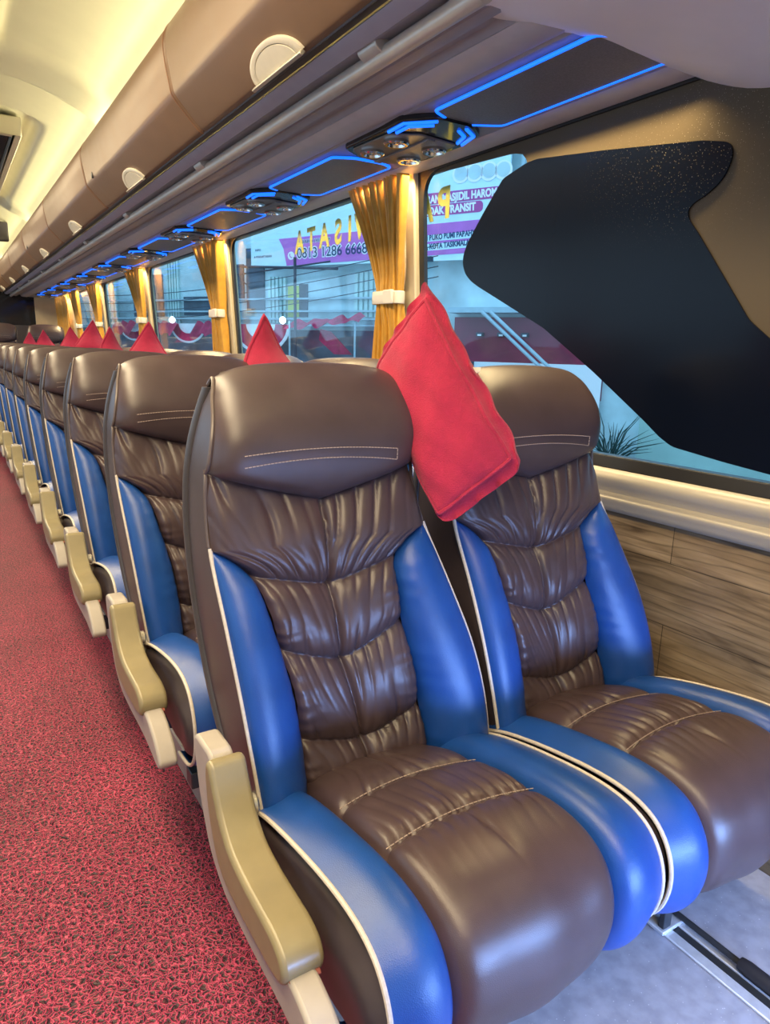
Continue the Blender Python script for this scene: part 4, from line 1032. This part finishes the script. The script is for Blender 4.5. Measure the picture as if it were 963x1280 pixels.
ftext('TIDAK TRANSIT', 0.225, 0.645, 2.678, 'sign_white', -0.349, 0.80, 0.010, 0.04, 'RIGHT')
ftext('DI RUKO BUMI PARAHYANGAN', 0.165, 0.02, 2.366, 'sign_navy', -0.344, 0.72, 0.006, 0.06)
ftext('CISUM, KOTA TASIKMALAYA', 0.165, -0.10, 2.262, 'sign_navy', -0.344, 0.72, 0.006, 0.06)
ftext('0813 1286 6668', 0.34, -1.74, 2.262, 'sign_white', -0.350, 0.92, 0.026, 0.028)
ftext('0813 1286 6668', 0.34, -1.74, 2.262, 'sign_navy', -0.345, 0.92, 0.002, 0.028)
ftext('HAJI KAYA YAFA KUPP', 0.115, -1.72, 2.405, 'sign_white', -0.350, 0.82, 0.010, 0.028)
ftext('HAJI KAYA YAFA KUPP', 0.115, -1.72, 2.405, 'sign_navy', -0.345, 0.82, 0.001, 0.028)
ftext('INFO', 0.08, -2.40, 2.33, 'sign_navy', -0.355, 1.0)
ftext('& PENDAFTARAN', 0.08, -2.42, 2.245, 'sign_navy', -0.355, 0.9)
fpart(MB().lathe([(0.10, 0), (0.10, 0.006)], (-1.83*2, SZ(2.245), -0.352), 'z', 28), 'phone_badge', 'sign_white', sg, smooth=False)
fpart(MB().tube([(-1.845*2, SZ(2.27), -0.343), (-1.85*2, SZ(2.245), -0.343), (-1.825*2, SZ(2.22), -0.343), (-1.81*2, SZ(2.225), -0.343)], 0.012, 6), 'phone_handset', 'sign_purple', sg)
# street lamp post and tangled cables in front of the facade
pl = froot('utility_pole', 'dark utility pole with crossing arms in front of the shops', 'pole')
fpart(MB().tube([(-1.28*2, -1.35, 1.1), (-1.28*2, SZ(2.12), 1.1)], 0.035, 10), 'post', 'f_dsteel', pl)
fpart(MB().tube([(-2.3*2, SZ(2.05), 1.1), (-0.7*2, SZ(1.98), 1.1)], 0.03, 8).tube([(-2.2*2, SZ(2.0), 1.1), (-1.95*2, SZ(1.80), 1.1)], 0.012, 6).tube([(-2.2*2, SZ(1.94), 1.1), (-0.8*2, SZ(2.06), 1.1)], 0.02, 6), 'arm', 'f_dsteel', pl)
fpart(MB().tube([(-0.05*2, SZ(2.10), 1.1), (0.42*2, SZ(2.05), 1.1)], 0.022, 8).box(0.40*2, 0.46*2, SZ(2.02), SZ(2.07), 1.05, 1.15), 'lamp_arm', 'f_dsteel', pl)
for i in range(4):
    a = -2.6+0.1*i; mb = MB(); pts = []
    for t in np.linspace(0, 1, 16): pts.append(((-6+6.6*t)*2, SZ(1.45+0.10*i+0.40*t-0.20*math.sin(PI*t)), 1.4+0.03*i))
    tag(fpart(mb.tube(pts, 0.010, 5), 'cable', 'f_dsteel'), 'sagging black overhead cable before the shops', 'cable', 'overhead cables')
# red stall canopy, bunting and lamps
aw = froot('stall_canopy', 'crumpled red cloth canopy over a street stall', 'canopy')
n = 40; A = np.zeros((12, n, 3))
for i, v in enumerate(np.linspace(0, 1, 12)):
    for j, u in enumerate(np.linspace(0, 1, n)):
        s = -1.62+1.05*u; z = 1.415+0.10*u+0.02*math.sin(u*23)-0.10*v+0.015*math.sin(u*31+v*3)
        A[i, j] = (s*2, SZ(z), 0.1+0.5*v+0.05*math.sin(u*27+2*v))
fpart(MB().grid(A), 'cloth', 'red_cloth', aw)
fpart(fprism([(-1.20, 1.33), (-1.05, 1.30), (-0.75, 1.03), (-1.0, 1.03), (-1.22, 1.20)], 0.2, 0.24), 'side_flap', 'red_cloth', aw, smooth=False)
for s in (-1.55, -0.62): fpart(MB().tube([(s*2, -1.35, 0.55), (s*2, SZ(1.42), 0.55)], 0.025, 8), 'post', 'f_steel', aw)
for i, (s, w2, lab) in enumerate(((-2.08, 0.46, 'behind the second row pillow'), (-3.3, 0.32, 'in the second window'), (-4.3, 0.3, 'farther left in the second window'))):
    bt = froot('half_round_bunting', 'red and white half round flag bunting %s' % lab, 'bunting', 'half round buntings')
    for r0, r1, m in ((0.0, 0.50, 'white_cloth'), (0.50, 0.90, 'red_cloth'), (0.90, 1.0, 'white_cloth')):
        pts = [((s+w2*r1*math.cos(a))*2, SZ(1.38+w2*0.8*r1*math.sin(a))) for a in np.linspace(PI, 2*PI, 25)]
        if r0 > 0: pts += [((s+w2*r0*math.cos(a))*2, SZ(1.38+w2*0.8*r0*math.sin(a))) for a in np.linspace(2*PI, PI, 25)]
        fpart(MB().prism(pts, 0.30, 0.32, 'z'), 'cloth', m, bt, smooth=False)
for k in range(3):
    s = -3.1-0.75*k; A = np.zeros((8, 24, 3))
    for i, v in enumerate(np.linspace(0, 1, 8)):
        for j, u in enumerate(np.linspace(0, 1, 24)): A[i, j] = ((s+0.42*u)*2, SZ(1.40-0.17*v+0.02*math.sin(u*17+k)), 0.4+0.3*v+0.04*math.sin(u*21))
    tag(fpart(MB().grid(A), 'red_awning', 'red_cloth'), 'short red awning seen through the second window, %s' % ['nearest', 'middle', 'farthest'][k], 'awning', 'red awnings')
for s, z in ((-1.58, 1.42), (-3.37, 1.42)):
    tag(fpart(MB().lathe([(0.02, -0.09), (0.07, -0.05), (0.09, 0.0), (0.06, 0.05), (0.02, 0.07)], (s*2, SZ(z), 0.75), 'x', 14), 'street_lamp_bulb', 'lamp_white'), 'bright white bulb glowing outside the %s window' % ('middle' if s > -2 else 'farther'), 'lamp', 'street bulbs')
# spiky plant by the garden wall
pt = froot('spiky_plant', 'dark spiky plant growing by the pale garden wall', 'plant')
rs = random.Random(3); mb = MB()
for i in range(46):
    a = rs.uniform(-1.25, 1.25); ln = rs.uniform(0.5, 1.25); x0 = 2.34*2+rs.uniform(-0.1, 0.1)
    mb.tube([(x0, SZ(-0.05), -0.2), (x0+math.sin(a)*ln*0.5, SZ(-0.05)+math.cos(a)*ln*0.62+0.1, -0.15+rs.uniform(-.2, .2)), (x0+math.sin(a)*ln*1.05, SZ(-0.05)+math.cos(a)*ln*1.0+0.1, rs.uniform(-.3, .3))], [0.014, 0.012, 0.002], 5)
fpart(mb, 'fronds', 'leaf', pt)
fpart(MB().tube([(2.34*2, -1.35, -0.2), (2.34*2, SZ(0.0), -0.2)], 0.06, 8), 'stem', 'f_dsteel', pt)
